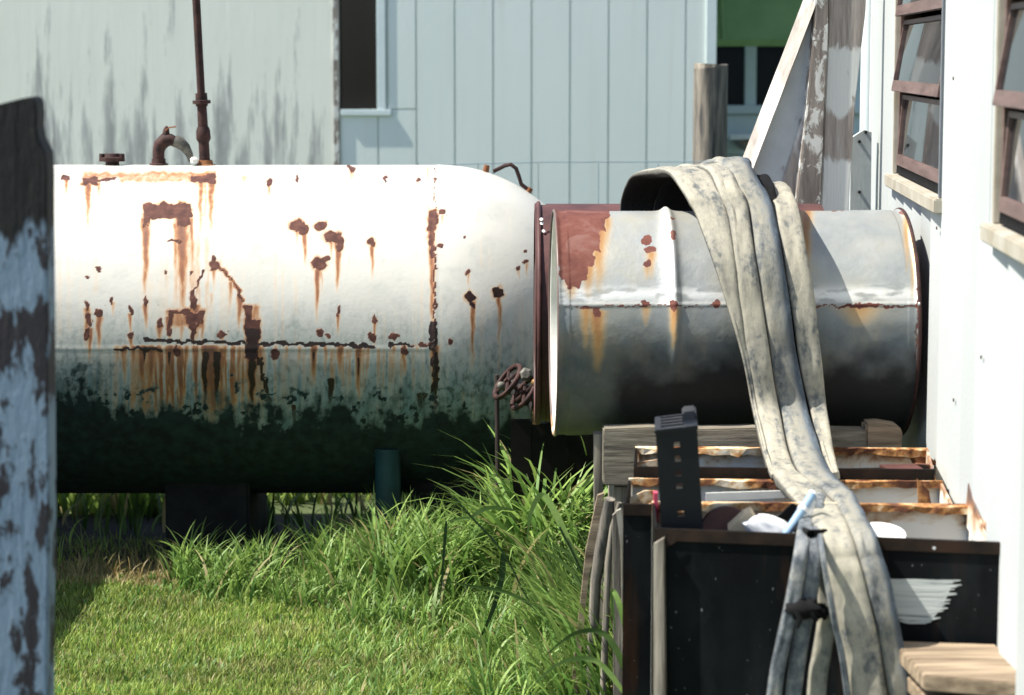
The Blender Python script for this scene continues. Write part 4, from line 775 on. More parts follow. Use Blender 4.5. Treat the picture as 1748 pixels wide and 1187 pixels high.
scrap([(1555, 766), (1570, 770), (1605, 793), (1582, 796), (1565, 790)], 6.44, (-.01, .03, -.006), 'orange_rust', b3)
scrap([(1562, 792), (1590, 795), (1598, 822), (1602, 850), (1616, 866), (1590, 858), (1585, 830), (1580, 803)], 6.20, (.004, .02, 0), 'rusty_rim', b3)
scrap([(1566, 818), (1586, 838), (1590, 862), (1568, 862)], 6.02, (0, .01, 0), 'rusty_rim', b2)
scrap([(1086, 790), (1122, 785), (1122, 797), (1106, 812), (1100, 818), (1100, 838), (1088, 838), (1086, 812)], 6.42, (0, .008, 0), 'rusty_enamel', b3)
scrap([(1064, 858), (1080, 848), (1100, 838), (1118, 838), (1118, 880), (1080, 884)], 6.05, (0, .008, 0), 'rusty_rim', b2)
scrap([(1070, 868), (1118, 858), (1118, 920), (1092, 884), (1080, 905)], 5.78, (0, .006, 0), 'rusty_enamel', b2)
scrap([(1616, 836), (1620, 836), (1620, 868), (1614, 868)], 6.05, (0, .004, 0), 'dark_steel', b2)
m = MB(); m.prism([(.50, 6.19, .700), (1.07, 6.17, .706), (1.09, 6.36, .712), (.72, 6.39, .698), (.36, 6.36, .704)], (0, 0, .008)); tag(m.build('dark_board', 'side_dark'), 'black board added just inside the rear metal box', 'board')  # added board that darkens the gap inside the rear box
m = MB(); m.prism([(1.00, 6.28, .716), (1.09, 6.26, .718), (1.10, 6.36, .722), (.98, 6.37, .718)], (0, 0, .006)); tag(m.build('rusty_sheet', 'brown_drum_steel'), 'small brown rusty sheet on the black board by the white wall', 'sheet')
# loose white flange sheet across the boxes
m = MB(); m.slab([(1205, 842), (1330, 838), (1352, 842), (1345, 850), (1205, 856)], 5.95, (0, .006, .0)); tag(m.build('sheet_offcut', 'white_trim'), 'narrow white sheet offcut resting across the middle box left of the hoses', 'sheet')
# ------------------------------------------------------------------ contents of the front box
# black vented plastic bin on end
pbn = thing('plastic_bin', 'black vented plastic bin standing on end in the front metal box', 'bin', P(1165, 1000, 5.45))
cA = P(1119, 737, 5.45); cB = P(1190, 729, 5.45); lean = (P(1202, 930, 5.45) - P(1190, 729, 5.45)); dn = lean.normalized()
wv = (cB - cA); hgt = .42; dep = Vector((.012, .20, .0)); 
o0 = cA + dn * hgt
HN = [(.0, .0)]
# walls as shell with square holes down the front: build front from strips round the holes
fl_ = lambda u, v, w_=0: cA + wv * u + dn * v + dep * w_
holes = [.030, .063, .096, .126, .190]; m = MB(); prev = .0
def fpiece(u0, u1, v0, v1): m.hexa([fl_(u0, v1), fl_(u1, v1), fl_(u1, v1, .03), fl_(u0, v1, .03), fl_(u0, v0), fl_(u1, v0), fl_(u1, v0, .03), fl_(u0, v0, .03)])
fpiece(0, .42, 0, hgt); fpiece(.56, 1, 0, hgt)
for h_ in holes: fpiece(.42, .56, prev, h_); prev = h_ + .012
fpiece(.42, .56, prev, hgt); m.build('front_face', 'black_plastic', pbn)
m = MB()
for (u0, u1) in ((0, .05), (.95, 1)): m.hexa([fl_(u0, hgt, .031), fl_(u1, hgt, .031), fl_(u1, hgt, 1), fl_(u0, hgt, 1), fl_(u0, 0, .031), fl_(u1, 0, .031), fl_(u1, 0, 1), fl_(u0, 0, 1)])
m.build('side_wall', 'black_plastic', pbn, .002)
m = MB(); v0, v1 = -.004, .006
def tpiece(u0, u1, w0, w1): m.hexa([fl_(u0, v1, w0), fl_(u1, v1, w0), fl_(u1, v1, w1), fl_(u0, v1, w1), fl_(u0, v0, w0), fl_(u1, v0, w0), fl_(u1, v0, w1), fl_(u0, v0, w1)])
tpiece(-.02, .13, -.03, 1.02); tpiece(.68, 1.02, -.03, 1.02)
ws = [-.03, .15, .25, .38, .48, .61, .71, .84, .94]
for i in range(0, 9, 2): tpiece(.13, .68, ws[i], ws[i + 1] if i + 1 < 9 else 1.02)
m.build('vented_end', 'grey_black_plastic' if 'grey_black_plastic' in M else 'black_plastic', pbn, .0015)
m = MB(); m.hexa([fl_(.66, .005, .45), fl_(1.02, .005, .45), fl_(1.02, .005, 1.02), fl_(.66, .005, 1.02), fl_(.66, -.022, .5), fl_(1.0, -.022, .5), fl_(1.0, -.022, 1.0), fl_(.66, -.022, 1.0)]); m.build('corner_foot', 'black_plastic', pbn, .004)
m = MB(); c = P(1240, 912, 5.56); m.lathe([(0, .062), (.008, .066), (.016, .062)], c, (.1, -1, .35), 40); tag(m.build('rusty_disc', 'brown_drum_steel', smooth=True), 'round brown rusty disc leaning inside the front box right of the black bin', 'disc')
m = MB(); m.slab([(1243, 905), (1270, 880), (1282, 875), (1306, 912), (1290, 925)], 5.50, (0, .02, .01)); tag(m.build('card_wedge', 'card'), 'folded tan cardboard piece between the rusty disc and the white bag', 'cardboard')
m = MB(); c = P(1315, 905, 5.47)
vs = []
for i in range(9):
    for k in range(14):
        a = 2 * math.pi * k / 14; ph = math.pi * (i + .5) / 9; r = (.052 + .010 * math.sin(3 * a + i) + .008 * random.random())
        vs.append(c + Vector((r * 1.0 * math.sin(ph) * math.cos(a), r * .5 * math.sin(ph) * math.sin(a), .035 * math.cos(ph) - .25 * r * math.sin(ph) * math.cos(a))))
m.add(vs, [(i * 14 + k, i * 14 + (k + 1) % 14, (i + 1) * 14 + (k + 1) % 14, (i + 1) * 14 + k) for i in range(8) for k in range(14)] + [tuple(range(14)), tuple(8 * 14 + k for k in range(14))])
tag(m.build('plastic_bag', 'white_plastic', smooth=True), 'crumpled white plastic bag in the front box under the blue tube', 'bag')
m = MB(); m.slab([(1316, 894), (1352, 860), (1366, 866), (1350, 905), (1330, 908)], 5.58, (0, .01, .0)); tag(m.build('black_scrap', 'black_rubber'), 'black sheet scrap behind the blue tube in the front box', 'scrap')
m = MB(); m.lathe([(0, .03), (.012, .052), (.018, .060), (.021, .060), (.016, .048), (.008, .02)], P(1500, 925, 5.42), (0, -.25, 1), 36); tag(m.build('white_dish', 'white_plastic', smooth=True), 'shallow white dish in the front box right of the hoses', 'dish')
m = MB(); m.slab([(1116, 842), (1123, 842), (1124, 892), (1118, 892)], 5.66, (0, .03, 0)); tag(m.build('pink_card', 'pink_paint'), 'pink-red card edge showing left of the black plastic bin', 'card')
# blue tube
bt_ = thing('blue_tube', 'light blue plastic tube poking out of the front box beside the hoses', 'tube', P(1345, 915, 5.35))
pA, pB = P(1338, 918, 5.38), P(1387, 845, 5.44); 
m = MB(); m.tube([pA - (pB - pA) * .6, pA, pB], .0105, 14); m.build('tube_body', 'blue_plastic', bt_, smooth=True)
m = MB(); m.tube([pA + (pB - pA) * .62, pA + (pB - pA) * .7], .0125, 14); m.tube([pB, pB + (pB - pA) * .04], .0115, 14); m.build('collar', 'white_plastic', bt_, smooth=True)
# ================================================================== HOSES
def cat(p, n=6):
    out = []; q = [p[0]] + list(p) + [p[-1]]
    for i in range(1, len(q) - 2):
        a, b, c, d = q[i - 1], q[i], q[i + 1], q[i + 2]
        for k in range(n):
            t_ = k / n; out.append(.5 * ((2 * b) + (-a + c) * t_ + (2 * a - 5 * b + 4 * c - d) * t_ ** 2 + (-a + 3 * b - 3 * c + d) * t_ ** 3))
    out.append(q[-2]); return np.array(out)
def strip(rows, th, seed, seg=26, dome=1., n=7):
    """rows: (left px, right px, row py, Y). Flattened hose lying along the rows, its width across the picture."""
    C = np.array([list(P((l + r) / 2, y, Y)) + [abs(r - l) * Y / F / 2] for l, r, y, Y in rows]); Cs = cat(C, n)
    N_ = len(Cs); vs = []; rnd = random.Random(seed); ph = rnd.random() * 6
    Lc = 0; HV = []
    for i in range(N_):
        c = Vector(Cs[i][:3]); hw = max(Cs[i][3], .003)
        T_ = (Vector(Cs[min(i + 1, N_ - 1)][:3]) - Vector(Cs[max(i - 1, 0)][:3])).normalized()
        Wd = (Vector((1, 0, 0)) - T_ * T_.x); Wd.normalize(); Nn = T_.cross(Wd).normalized()
        if i: Lc += (c - Vector(Cs[i - 1][:3])).length
        hw *= 1 / max(.5, abs(Wd.x)); thk = th * (1 + .25 * math.sin(Lc * 11 + ph) + .12 * math.sin(Lc * 37 + ph * 2))
        for k in range(seg):
            a = 2 * math.pi * k / seg; ca, sa = math.cos(a), math.sin(a)
            u = math.copysign(abs(ca) ** .6, ca); v = math.copysign(abs(sa) ** .75, sa)
            crease = -.28 * math.exp(-((u - .35 * math.sin(ph + Lc * 1.7)) / .16) ** 2) if seed % 2 else -.18 * math.exp(-((u + .2) / .2) ** 2)
            wob = .06 * math.sin(Lc * 24 + ph + 2 * u) + .05 * math.sin(Lc * 61 + 5 * u) 
            HV += [u * max(hw, .008) + seed * .37, Lc * .30, v * .004]
            vs.append(c + Wd * hw * u * (1 + .02 * math.sin(Lc * 30 + ph)) + Nn * thk * (v * (1 + (crease * (abs(v) > .2)) + wob)))
    m = MB(); m.add(vs, [(i * seg + k, i * seg + (k + 1) % seg, (i + 1) * seg + (k + 1) % seg, (i + 1) * seg + k) for i in range(N_ - 1) for k in range(seg)] + [tuple(range(seg)), tuple((N_ - 1) * seg + k for k in range(seg))])
    m.across = [math.cos(2 * math.pi * k / seg) for i in range(N_) for k in range(seg)]
    m.hv = HV
    return m
def put(m, *a, **k):
    o = m.build(*a, **k); at_ = o.data.attributes.new('across', 'FLOAT', 'POINT'); at_.data.foreach_set('value', m.across)
    a2 = o.data.attributes.new('hv', 'FLOAT_VECTOR', 'POINT'); a2.data.foreach_set('vector', [c for c in m.hv]); return o
YK = {360: 6.60, 440: 6.52, 530: 6.485, 620: 6.47, 700: 6.46, 780: 6.27, 815: 6.05, 830: 5.94, 870: 5.62, 920: 5.23, 960: 5.16, 1000: 5.14, 1050: 5.13, 1100: 5.13, 1180: 5.12, 1400: 5.12}
def rows(lst, dy=0.): return [(l, r, y, YK[y] + dy) for y, l, r in lst]
def arch(L0, L1, wb_, wf, crest, x_shift=0, dy=0.):   # behind the drum, over the crest
    """left edge x at the back, at the crest"""
    return [(L0, L0 + wb_, 470, 7.30 + dy), (L0 + 1, L0 + 1 + wb_, 400, 7.31 + dy), (L0 + 4, L0 + 4 + wb_, 345, 7.28 + dy), (L0 + (L1 - L0) * .35, L0 + (L1 - L0) * .35 + (wb_ + wf) / 2, (crest * 2 + 345) / 3 - 6, 7.17 + dy), (L1, L1 + wf, crest, 6.97 + dy)]
HG = 'flattened muddy hoses draped over the drum'
hs = strip(arch(1056, 1112, 62, 72, 294) + [(1143, 1208, 297, 6.76), (1168, 1230, 330, 6.64)] + rows([(360, 1186, 1240), (440, 1215, 1254), (530, 1244, 1264), (620, 1269, 1281), (700, 1284, 1294), (780, 1303, 1312), (815, 1316, 1326)]), .012, 3)
tag(put(hs, 'flat_hose', 'muddy_rubber', smooth=True), 'leftmost cream muddy flat hose arching highest-left over the drum and narrowing downwards', 'hose', HG)
hs = strip(arch(1112, 1172, 66, 66, 288) + [(1205, 1248, 292, 6.76), (1224, 1262, 325, 6.64)] + rows([(360, 1240, 1277), (440, 1253, 1289), (530, 1263, 1303), (620, 1279, 1316), (700, 1292, 1330), (780, 1309, 1348), (815, 1320, 1366), (830, 1330, 1388), (870, 1366, 1432), (920, 1396, 1455), (960, 1407, 1466), (1000, 1418, 1478), (1050, 1428, 1489), (1100, 1437, 1500), (1180, 1450, 1514), (1400, 1480, 1550)]), .016, 5)
tag(put(hs, 'flat_hose', 'muddy_rubber', smooth=True), 'wide cream muddy flat hose falling over the front box rim, left of the slate one', 'hose', HG)
hs = strip(arch(1165, 1208, 70, 72, 284) + [(1238, 1284, 290, 6.76), (1256, 1300, 320, 6.66)] + rows([(360, 1277, 1320), (440, 1289, 1336), (530, 1303, 1349), (620, 1316, 1362), (700, 1330, 1379), (780, 1348, 1404), (815, 1366, 1424), (830, 1386, 1438), (870, 1428, 1470), (920, 1452, 1494), (960, 1466, 1508), (1000, 1478, 1521), (1050, 1490, 1532), (1100, 1500, 1542), (1180, 1514, 1558), (1400, 1545, 1590)], .012), .022, 8)
tag(put(hs, 'flat_hose', 'two_tone_rubber', smooth=True), 'slate and mud coloured fuller flat hose lying along the right of the wide cream one', 'hose', HG)
hs = strip([(1290, 1330, 440, 7.25), (1294, 1334, 370, 7.24), (1300, 1338, 333, 7.12), (1305, 1344, 321, 6.96), (1310, 1352, 330, 6.78)] + rows([(360, 1322, 1364), (440, 1337, 1379), (530, 1351, 1393), (620, 1365, 1403), (700, 1382, 1412), (780, 1403, 1425), (815, 1420, 1434)], .02), .014, 11)
tag(put(hs, 'flat_hose', 'muddy_rubber', smooth=True), 'rightmost mottled short flat hose over the drum, set apart by a dark gap', 'hose', HG)
hs = strip([(1262, 1300, 440, 7.27), (1268, 1306, 372, 7.26), (1280, 1306, 318, 7.10), (1285, 1312, 303, 6.95), (1298, 1322, 322, 6.74)] + rows([(360, 1316, 1330), (440, 1331, 1341), (530, 1345, 1354), (620, 1358, 1367), (700, 1375, 1384), (780, 1400, 1408)], .045), .010, 14)
tag(put(hs, 'flat_hose', 'black_rubber', smooth=True), 'thin black strip added to darken the gap between the slate hose and the rightmost hose', 'hose', HG)  # added strip whose black colour makes the gap between hoses dark
HG2 = 'thin hose ends hanging down the front box'
for (pp, wd_, mt, lb, sd) in (
    ([(1386, 850, 5.75), (1378, 885, 5.46), (1372, 915, 5.24), (1368, 940, 5.17), (1361, 980, 5.155), (1351, 1035, 5.15), (1336, 1100, 5.15), (1322, 1180, 5.15), (1300, 1400, 5.15)], 13, 'grey_rubber', 'leftmost thin grey hose end hanging on the black box, tied with a black rag', 2),
    ([(1395, 850, 5.75), (1392, 885, 5.48), (1391, 915, 5.26), (1390, 940, 5.18), (1386, 985, 5.165), (1378, 1040, 5.165), (1366, 1100, 5.165), (1355, 1180, 5.165), (1330, 1400, 5.165)], 14, 'grey_rubber', 'second thin hose end from the left on the black box, beside the leftmost one', 4),
    ([(1402, 870, 5.65), (1404, 905, 5.36), (1405, 930, 5.25), (1407, 960, 5.20), (1412, 1000, 5.195), (1411, 1060, 5.19), (1402, 1120, 5.19), (1394, 1180, 5.19), (1380, 1400, 5.19)], 17, 'muddy_rubber', 'third hose end, pale and ribbon-like, nearest the wide cream hose', 6)):
    hs = strip([(a - wd_, a + wd_, b, c) for a, b, c in pp], .011, sd); tag(put(hs, 'hose_end', mt, smooth=True), lb, 'hose', HG2)
hs = strip([(1384, 1394, 872, 5.58), (1392, 1402, 905, 5.30), (1398, 1408, 940, 5.13), (1408, 1418, 1000, 5.105), (1419, 1429, 1060, 5.10), (1430, 1441, 1110, 5.10), (1440, 1452, 1180, 5.10), (1468, 1480, 1400, 5.10)], .008, 9)
tag(put(hs, 'hose_end', 'grey_rubber', smooth=True), 'narrow dark edged strip hanging along the left edge of the wide cream hose', 'hose', HG2)
# black ties
def lump(c, r, name, label):
    m = MB(); vs = []; rn = random.Random(int(c.x * 999))
    for i in range(8):
        for k in range(14):
            a = 2 * math.pi * k / 14; ph = math.pi * (i + .5) / 8; q_ = .8 + .55 * rn.random()
            vs.append(c + Vector((r[0] * q_ * math.sin(ph) * math.cos(a), r[1] * math.sin(ph) * math.sin(a), r[2] * q_ * math.cos(ph))))
    m.add(vs, [(i * 14 + k, i * 14 + (k + 1) % 14, (i + 1) * 14 + (k + 1) % 14, (i + 1) * 14 + k) for i in range(7) for k in range(14)] + [tuple(range(14)), tuple(98 + k for k in range(14))])
    return tag(m.build(name, 'black_rubber', smooth=True), label, 'rag')
lump(P(1372, 1040, 5.14), (.036, .026, .019), 'black_rag', 'black rag knotted round the thin hose ends')
lump(P(1402, 1044, 5.165), (.016, .016, .016), 'black_rag', 'small black rag scrap just right of the knotted rag')
m = MB(); m.tube([P(1360, 903, 5.40), P(1384, 912, 5.2), P(1408, 910, 5.25)], .010, 8); tag(m.build('rubber_tie', 'black_rubber', smooth=True), 'black rubber tie round the hose ends at the box rim', 'tie')
m = MB(); m.tube([P(1360, 1045, 5.125), P(1366, 1058, 5.118), P(1362, 1072, 5.12)], [.009, .007, .003], 7); m.tube([P(1382, 1040, 5.125), P(1389, 1054, 5.118), P(1396, 1060, 5.12)], [.008, .006, .003], 7); tag(m.build('rag_tail', 'black_rubber', smooth=True), 'loose torn ends hanging from the black rag', 'rag')
# ================================================================== BOARDS BOTTOM RIGHT
LG = 'stacked boards beside the front box'
for i, (a0, a1, y0, y1, mt, lb) in enumerate(((1546, 1790, 1128, 1152, 'plank_tan', 'top tan board of the stack against the black box by the wall'), (1562, 1800, 1186, 1200, 'plank_tan', 'second board of the stack, mostly below the picture edge'))):
    zt2 = [.530, .470][i]; yb = 5.165 - i * .005
    A = P(a0, 1120, 5.0); x0, x1 = [.855, .872][i], 1.056 
    m = MB(); m.hexa([(x0, 4.90 - .02 * i, zt2 - .034), (x1, 4.83, zt2 - .034), (x1, yb, zt2 - .034), (x0 - .02, yb + .03, zt2 - .034), (x0, 4.90 - .02 * i, zt2), (x1, 4.83, zt2), (x1, yb, zt2), (x0 - .02, yb + .03, zt2)])
    tag(m.build('plank', mt, bevel=.003), lb, 'board', LG)
m = MB(); m.box(.89, .93, 4.9, 5.13, .0, .435); m.box(.96, 1.03, 4.9, 5.13, .0, .435); tag(m.build('timber_blocks', 'bare_wood'), 'timber blocks standing under the stacked boards', 'block')
m = MB(); m.box(.95, 1.03, 4.95, 5.1, .4705, .4955); tag(m.build('spacer_block', 'dark_steel'), 'dark spacer block between the two stacked boards', 'block')
# ================================================================== FOREGROUND POST
PY = 4.5
fp = thing('painted_post', 'thick blue painted post with a charred black top at the left edge', 'post', (P(20, 900, PY).x, PY, 0))
out = [(-130, 205), (-40, 182), (0, 178), (30, 170), (55, 165), (61, 172), (63, 195), (62, 215), (66, 238), (72, 250), (78, 262), (80, 300), (80, 380), (81, 500), (82, 700), (83, 900), (80, 1100), (80, 1250), (82, 1750), (-130, 1750)]
m = MB(); m.slab(out, PY, (0, .0, 0))
vs = [P(a, b, PY) for a, b in out]; o = MB(); o.prism(vs, (-.004, .10, 0)); o.build('timber', 'blue_peeling_post', fp, .003)
m = MB(); m.slab([(77, 262), (80, 245), (83, 262), (84, 300), (86, 500), (90, 700), (92, 900), (88, 1150), (88, 1750), (78, 1750), (78, 700)], PY + .101, (0, .02, 0)); m.build('edge_strip', 'post_edge', fp)
# unseen board fence added at the left to cast its shadow on the lawn
bf = thing('shadow_fence', 'short low board fence left of the lawn, added unseen for its shadow on the grass', 'fence', (-2.33, 7.5, 0)); pr = None
for i in range(8):
    y0 = 6.55 + i * .205
    if pr is None: m = MB(); m.box(-2.345, -2.32, y0, y0 + .2, 0, 1.42); pr = m.build('shadow_board', 'peeling_timber', bf, .003, loc=(-2.33, y0, 0))
    else: c = pr.copy(); COL.objects.link(c); c.location = Vector((-2.33, y0, 0)) - bf.location
m = MB(); m.box(-2.40, -2.346, 6.5, 8.2, .3, .38); m.box(-2.40, -2.346, 6.5, 8.2, 1.1, 1.18); m.build('shadow_rail', 'bare_wood', bf)
# ================================================================== GRASS
def blades(name, mat, bx, by, h, wd, az, bend, seg, c0, c1, tipc=None, seed=0, label=None, cat=None, z0=None):
    n = len(bx); rg = np.random.default_rng(seed)
    t = np.linspace(0, 1, seg + 1); ang0 = rg.uniform(0.02, .28, n); 
    a = ang0[:, None] + bend[:, None] * t[None, :] ** 1.3
    ds = h[:, None] / seg; st_ = np.sin(a) * ds; ct = np.cos(a) * ds
    r = np.concatenate([np.zeros((n, 1)), np.cumsum(st_[:, :-1], 1)], 1); z = np.concatenate([np.zeros((n, 1)), np.cumsum(ct[:, :-1], 1)], 1)
    wprof = wd[:, None] * np.clip(np.minimum(1, .55 + t * 1.6), 0, 1) * (1 - t ** 2.4)[None, :] + .0002
    dx, dy = np.cos(az)[:, None], np.sin(az)[:, None]
    tw = rg.uniform(-.9, .9, n)[:, None]; sx, sy = np.cos(az + math.pi / 2 + tw[:, 0])[:, None], np.sin(az + math.pi / 2 + tw[:, 0])[:, None]
    X = bx[:, None] + r * dx; Y = by[:, None] + r * dy; Z = z + (0 if z0 is None else z0[:, None]) - .003
    V = np.stack([np.stack([X - sx * wprof, Y - sy * wprof, Z], -1), np.stack([X + sx * wprof, Y + sy * wprof, Z + wprof * .3], -1)], 2)
    idx = np.arange(n)[:, None] * (seg + 1) * 2 + np.arange(seg)[None, :] * 2
    Q = np.stack([idx, idx + 1, idx + 3, idx + 2], -1).reshape(-1, 4)
    mixc = rg.random(n)[:, None] ** 1.2; c = c0[None, :] * (1 - mixc) + c1[None, :] * mixc if c0.ndim == 1 else c0 * (1 - mixc) + c1 * mixc
    c = c * rg.uniform(.65, 1.25, (n, 1)); sw = rg.random((n, 1)) < .055; c = np.where(sw, np.array([[.42, .35, .17]]), c); C = np.repeat(c[:, None, :], (seg + 1) * 2, 1); tt_ = np.repeat(t, 2)[None, :, None]
    C = C * (.75 + .35 * tt_)  # blades tinted darker at the foot as shade between them
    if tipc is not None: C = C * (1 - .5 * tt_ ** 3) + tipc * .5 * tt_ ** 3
    C = np.concatenate([C, np.ones(C.shape[:2] + (1,))], -1)
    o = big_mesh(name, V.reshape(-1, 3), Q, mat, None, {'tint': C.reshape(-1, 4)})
    return tag(o, label, cat, kind='stuff')
def lin(r, g, b): return np.array([r, g, b])
n = 120000
gy = 6.6 + RNG.random(n) ** 1.15 * 2.35; gx = RNG.uniform(-1.02, .30, n) * (gy / 4.6) ; gx = np.clip(gx, -2.0, .52)
pxx, pyy = proj(np.stack([gx, gy, np.zeros(n)], -1))
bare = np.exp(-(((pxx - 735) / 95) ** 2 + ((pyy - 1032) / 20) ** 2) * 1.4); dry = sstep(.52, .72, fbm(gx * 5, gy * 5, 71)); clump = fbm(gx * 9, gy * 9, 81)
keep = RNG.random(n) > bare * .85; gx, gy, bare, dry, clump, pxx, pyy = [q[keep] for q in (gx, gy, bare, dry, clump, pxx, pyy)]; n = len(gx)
h = (.020 + .030 * clump) * RNG.uniform(.6, 1.4, n) * (1 - .55 * bare); h = h * (1 + .8 * sstep(600, 950, pxx) * sstep(.4, .6, clump))
lowleft = ((pxx < 310) & (pyy < 1008) & (pyy > 972)).astype(float) * (RNG.random(n) < .8)
keep = (pyy > 975) | (RNG.random(n) < .12); h, gx, gy, bare, dry, clump, pxx, pyy, lowleft = [q[keep] for q in (h, gx, gy, bare, dry, clump, pxx, pyy, lowleft)]; n = len(gx)
c0 = lin(.14, .27, .055)[None] * np.ones((n, 1)); c1 = lin(.37, .47, .10)[None] * np.ones((n, 1))
pv = (.62 + .75 * fbm(gx * 2.6, gy * 2.6, 99))[:, None]; c0 = c0 * pv; c1 = c1 * (pv * np.array([[1.06, 1., .9]]))
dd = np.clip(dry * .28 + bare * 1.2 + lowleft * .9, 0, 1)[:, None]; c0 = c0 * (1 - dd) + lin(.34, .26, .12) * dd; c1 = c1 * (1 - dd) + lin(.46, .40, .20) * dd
blades('lawn_grass', 'lawn_blade', gx, gy, h, RNG.uniform(.0012, .0026, n), RNG.uniform(0, 6.283, n), RNG.uniform(.3, 1.6, n), 3, c0, c1, None, 1, 'short sunlit lawn grass before the tank', 'grass')
# dead thatch on the ground
n = 5000; ty = RNG.uniform(6.6, 8.9, n); tx = np.clip(RNG.uniform(-1.0, .3, n) * ty / 4.6, -2, .5)
m = MB(); m.add([(-3.6, 8.12, .004), (.9, 8.12, .004), (.9, 9.42, .004), (-3.6, 9.42, .004)], [(0, 1, 2, 3)]); tag(m.build('tank_shade_sheet', 'interior_dark'), kind='structure')  # dark sheet painted as the tank's shadow on the ground
nw = 2600; wy = RNG.uniform(6.6, 8.2, nw); wx_ = np.clip(RNG.uniform(-1.0, .3, nw) * wy / 4.6, -2, .5); kk = fbm(wx_ * 3, wy * 3, 120) > .5; wy, wx_ = wy[kk], wx_[kk]; nw = len(wy)
blades('lawn_weeds', 'weed_leaf', wx_, wy, RNG.uniform(.02, .06, nw), RNG.uniform(.004, .009, nw), RNG.uniform(0, 6.283, nw), RNG.uniform(.6, 1.5, nw), 4, lin(.07, .17, .03), lin(.20, .33, .08), None, 121, 'small broad leaved weeds scattered through the lawn', 'weeds')
blades('grass_thatch', 'lawn_blade', tx, ty, RNG.uniform(.02, .06, n), RNG.uniform(.0008, .0016, n), RNG.uniform(0, 6.283, n), RNG.uniform(.1, .4, n) + 1.25, 2, lin(.26, .20, .09), lin(.48, .42, .22), None, 2, 'dry yellow thatch lying in the lawn', 'dead grass')
def patch(pxa, pxb, pya, pyb, n, h0, h1, w0, w1, seed, az=None, bend=(.6, 1.9), c0=lin(.09, .21, .04), c1=lin(.30, .44, .10), nclump=None):
    rg = np.random.default_rng(seed)
    qx = rg.uniform(pxa, pxb, n); qy = rg.uniform(pya, pyb, n)
    if nclump:
        kx = rg.uniform(pxa, pxb, nclump); ky = rg.uniform(pya, pyb, nclump); k = rg.integers(0, nclump, n); qx = kx[k] + rg.normal(0, 12, n); qy = ky[k] + rg.normal(0, 9, n) + rg.exponential(7, n)
    g_ = np.array([list(G(a, b)) for a, b in zip(qx, qy)])
    a_ = rg.uniform(0, 6.283, n) if az is None else rg.normal(az[0], az[1], n)
    return g_[:, 0], g_[:, 1], rg.uniform(h0, h1, n), rg.uniform(w0, w1, n), a_, rg.uniform(*bend, n), c0[None] * np.ones((n, 1)), c1[None] * np.ones((n, 1))
def tall(name, label, parts, seed, seg=7):
    a = [np.concatenate([p[i] for p in parts]) for i in range(8)]
    blades(name, 'tall_blade', a[0], a[1], a[2], a[3], a[4], a[5], seg, a[6], a[7], lin(.25, .33, .10), seed, label, 'tall grass')
tall('tall_grass', 'tall arching green grass growing along the tank and under the drums', [
    patch(540, 1030, 965, 1015, 2300, .13, .27, .003, .006, 11, nclump=80),
    patch(640, 1030, 975, 1035, 1300, .24, .38, .0045, .0085, 12, nclump=46),
    patch(850, 1035, 975, 1040, 560, .38, .60, .006, .011, 13, nclump=26, bend=(.8, 2.3)), patch(900, 1020, 985, 1040, 150, .52, .72, .008, .013, 18, nclump=12, bend=(1., 2.4)),
    patch(460, 1000, 985, 1045, 2800, .06, .14, .0022, .0045, 14),
    patch(600, 1060, 1000, 1080, 2800, .06, .16, .0025, .005, 15),
    patch(280, 480, 985, 1012, 420, .12, .24, .003, .006, 16, nclump=11), patch(330, 560, 985, 1012, 1300, .05, .13, .0025, .0045, 17, nclump=34)], 5)
tall('coarse_grass', 'coarse long grass leaning left beside the black metal boxes', [
    patch(830, 1090, 1010, 1240, 1500, .12, .26, .003, .006, 21, nclump=60),
    patch(930, 1110, 1020, 1250, 800, .20, .38, .004, .0075, 22, (math.pi * .98, .9), nclump=30),
    patch(960, 1120, 1060, 1260, 260, .32, .50, .005, .008, 23, (math.pi, .6), (.5, 1.6), nclump=16),
    patch(560, 940, 1030, 1220, 2600, .04, .10, .002, .004, 24)], 6)
tall('pale_stalks', 'thin straw coloured stalks in the shade left of the tank pier', [patch(130, 290, 965, 1000, 160, .04, .12, .0012, .0022, 31, c0=lin(.35, .24, .10), c1=lin(.5, .38, .18)), patch(95, 240, 930, 975, 40, .08, .2, .002, .003, 32)], 7, 5)
# weeds seen under the tank
n = 6000; rg = np.random.default_rng(44); wy = rg.uniform(9.38, 11.2, n); wxx = rg.uniform(-1.15, .35, n) * wy / 5.3
kk = fbm(wxx * 4, wy * 2, 130) > .47; wy, wxx = wy[kk], wxx[kk]; n = len(wy)
blades('weeds', 'weed_leaf', wxx, wy, rg.uniform(.03, .26, n) , rg.uniform(.008, .019, n), rg.uniform(0, 6.283, n), rg.uniform(.4, 1.8, n), 4, lin(.17, .30, .06), lin(.40, .50, .14), None, 45, 'broad leaved weeds in the sun beyond the tank', 'weeds')
n = 260; wy = rg.uniform(9.0, 9.4, n); wxx = rg.uniform(-1.15, .35, n) * wy / 5.3
blades('shade_weeds', 'weed_leaf', wxx, wy, rg.uniform(.08, .26, n), rg.uniform(.004, .010, n), rg.uniform(0, 6.283, n), rg.uniform(.4, 1.9, n), 4, lin(.04, .09, .02), lin(.12, .20, .05), None, 46, 'dark weeds in the shade just behind the tank', 'weeds')  # leaf tint darkened to carry the tank's shade
# far grass sheet of coarse blades up to the shed
n = 9000; wy = rg.uniform(11.6, 13.4, n); wxx = rg.uniform(-1.1, .5, n) * wy / 4.6
blades('far_grass', 'lawn_blade', wxx, wy, rg.uniform(.04, .12, n), rg.uniform(.003, .007, n), rg.uniform(0, 6.283, n), rg.uniform(.3, 1.4, n), 2, lin(.10, .18, .04), lin(.22, .28, .08), None, 47, 'grass between the wire fence and the long shed', 'grass')
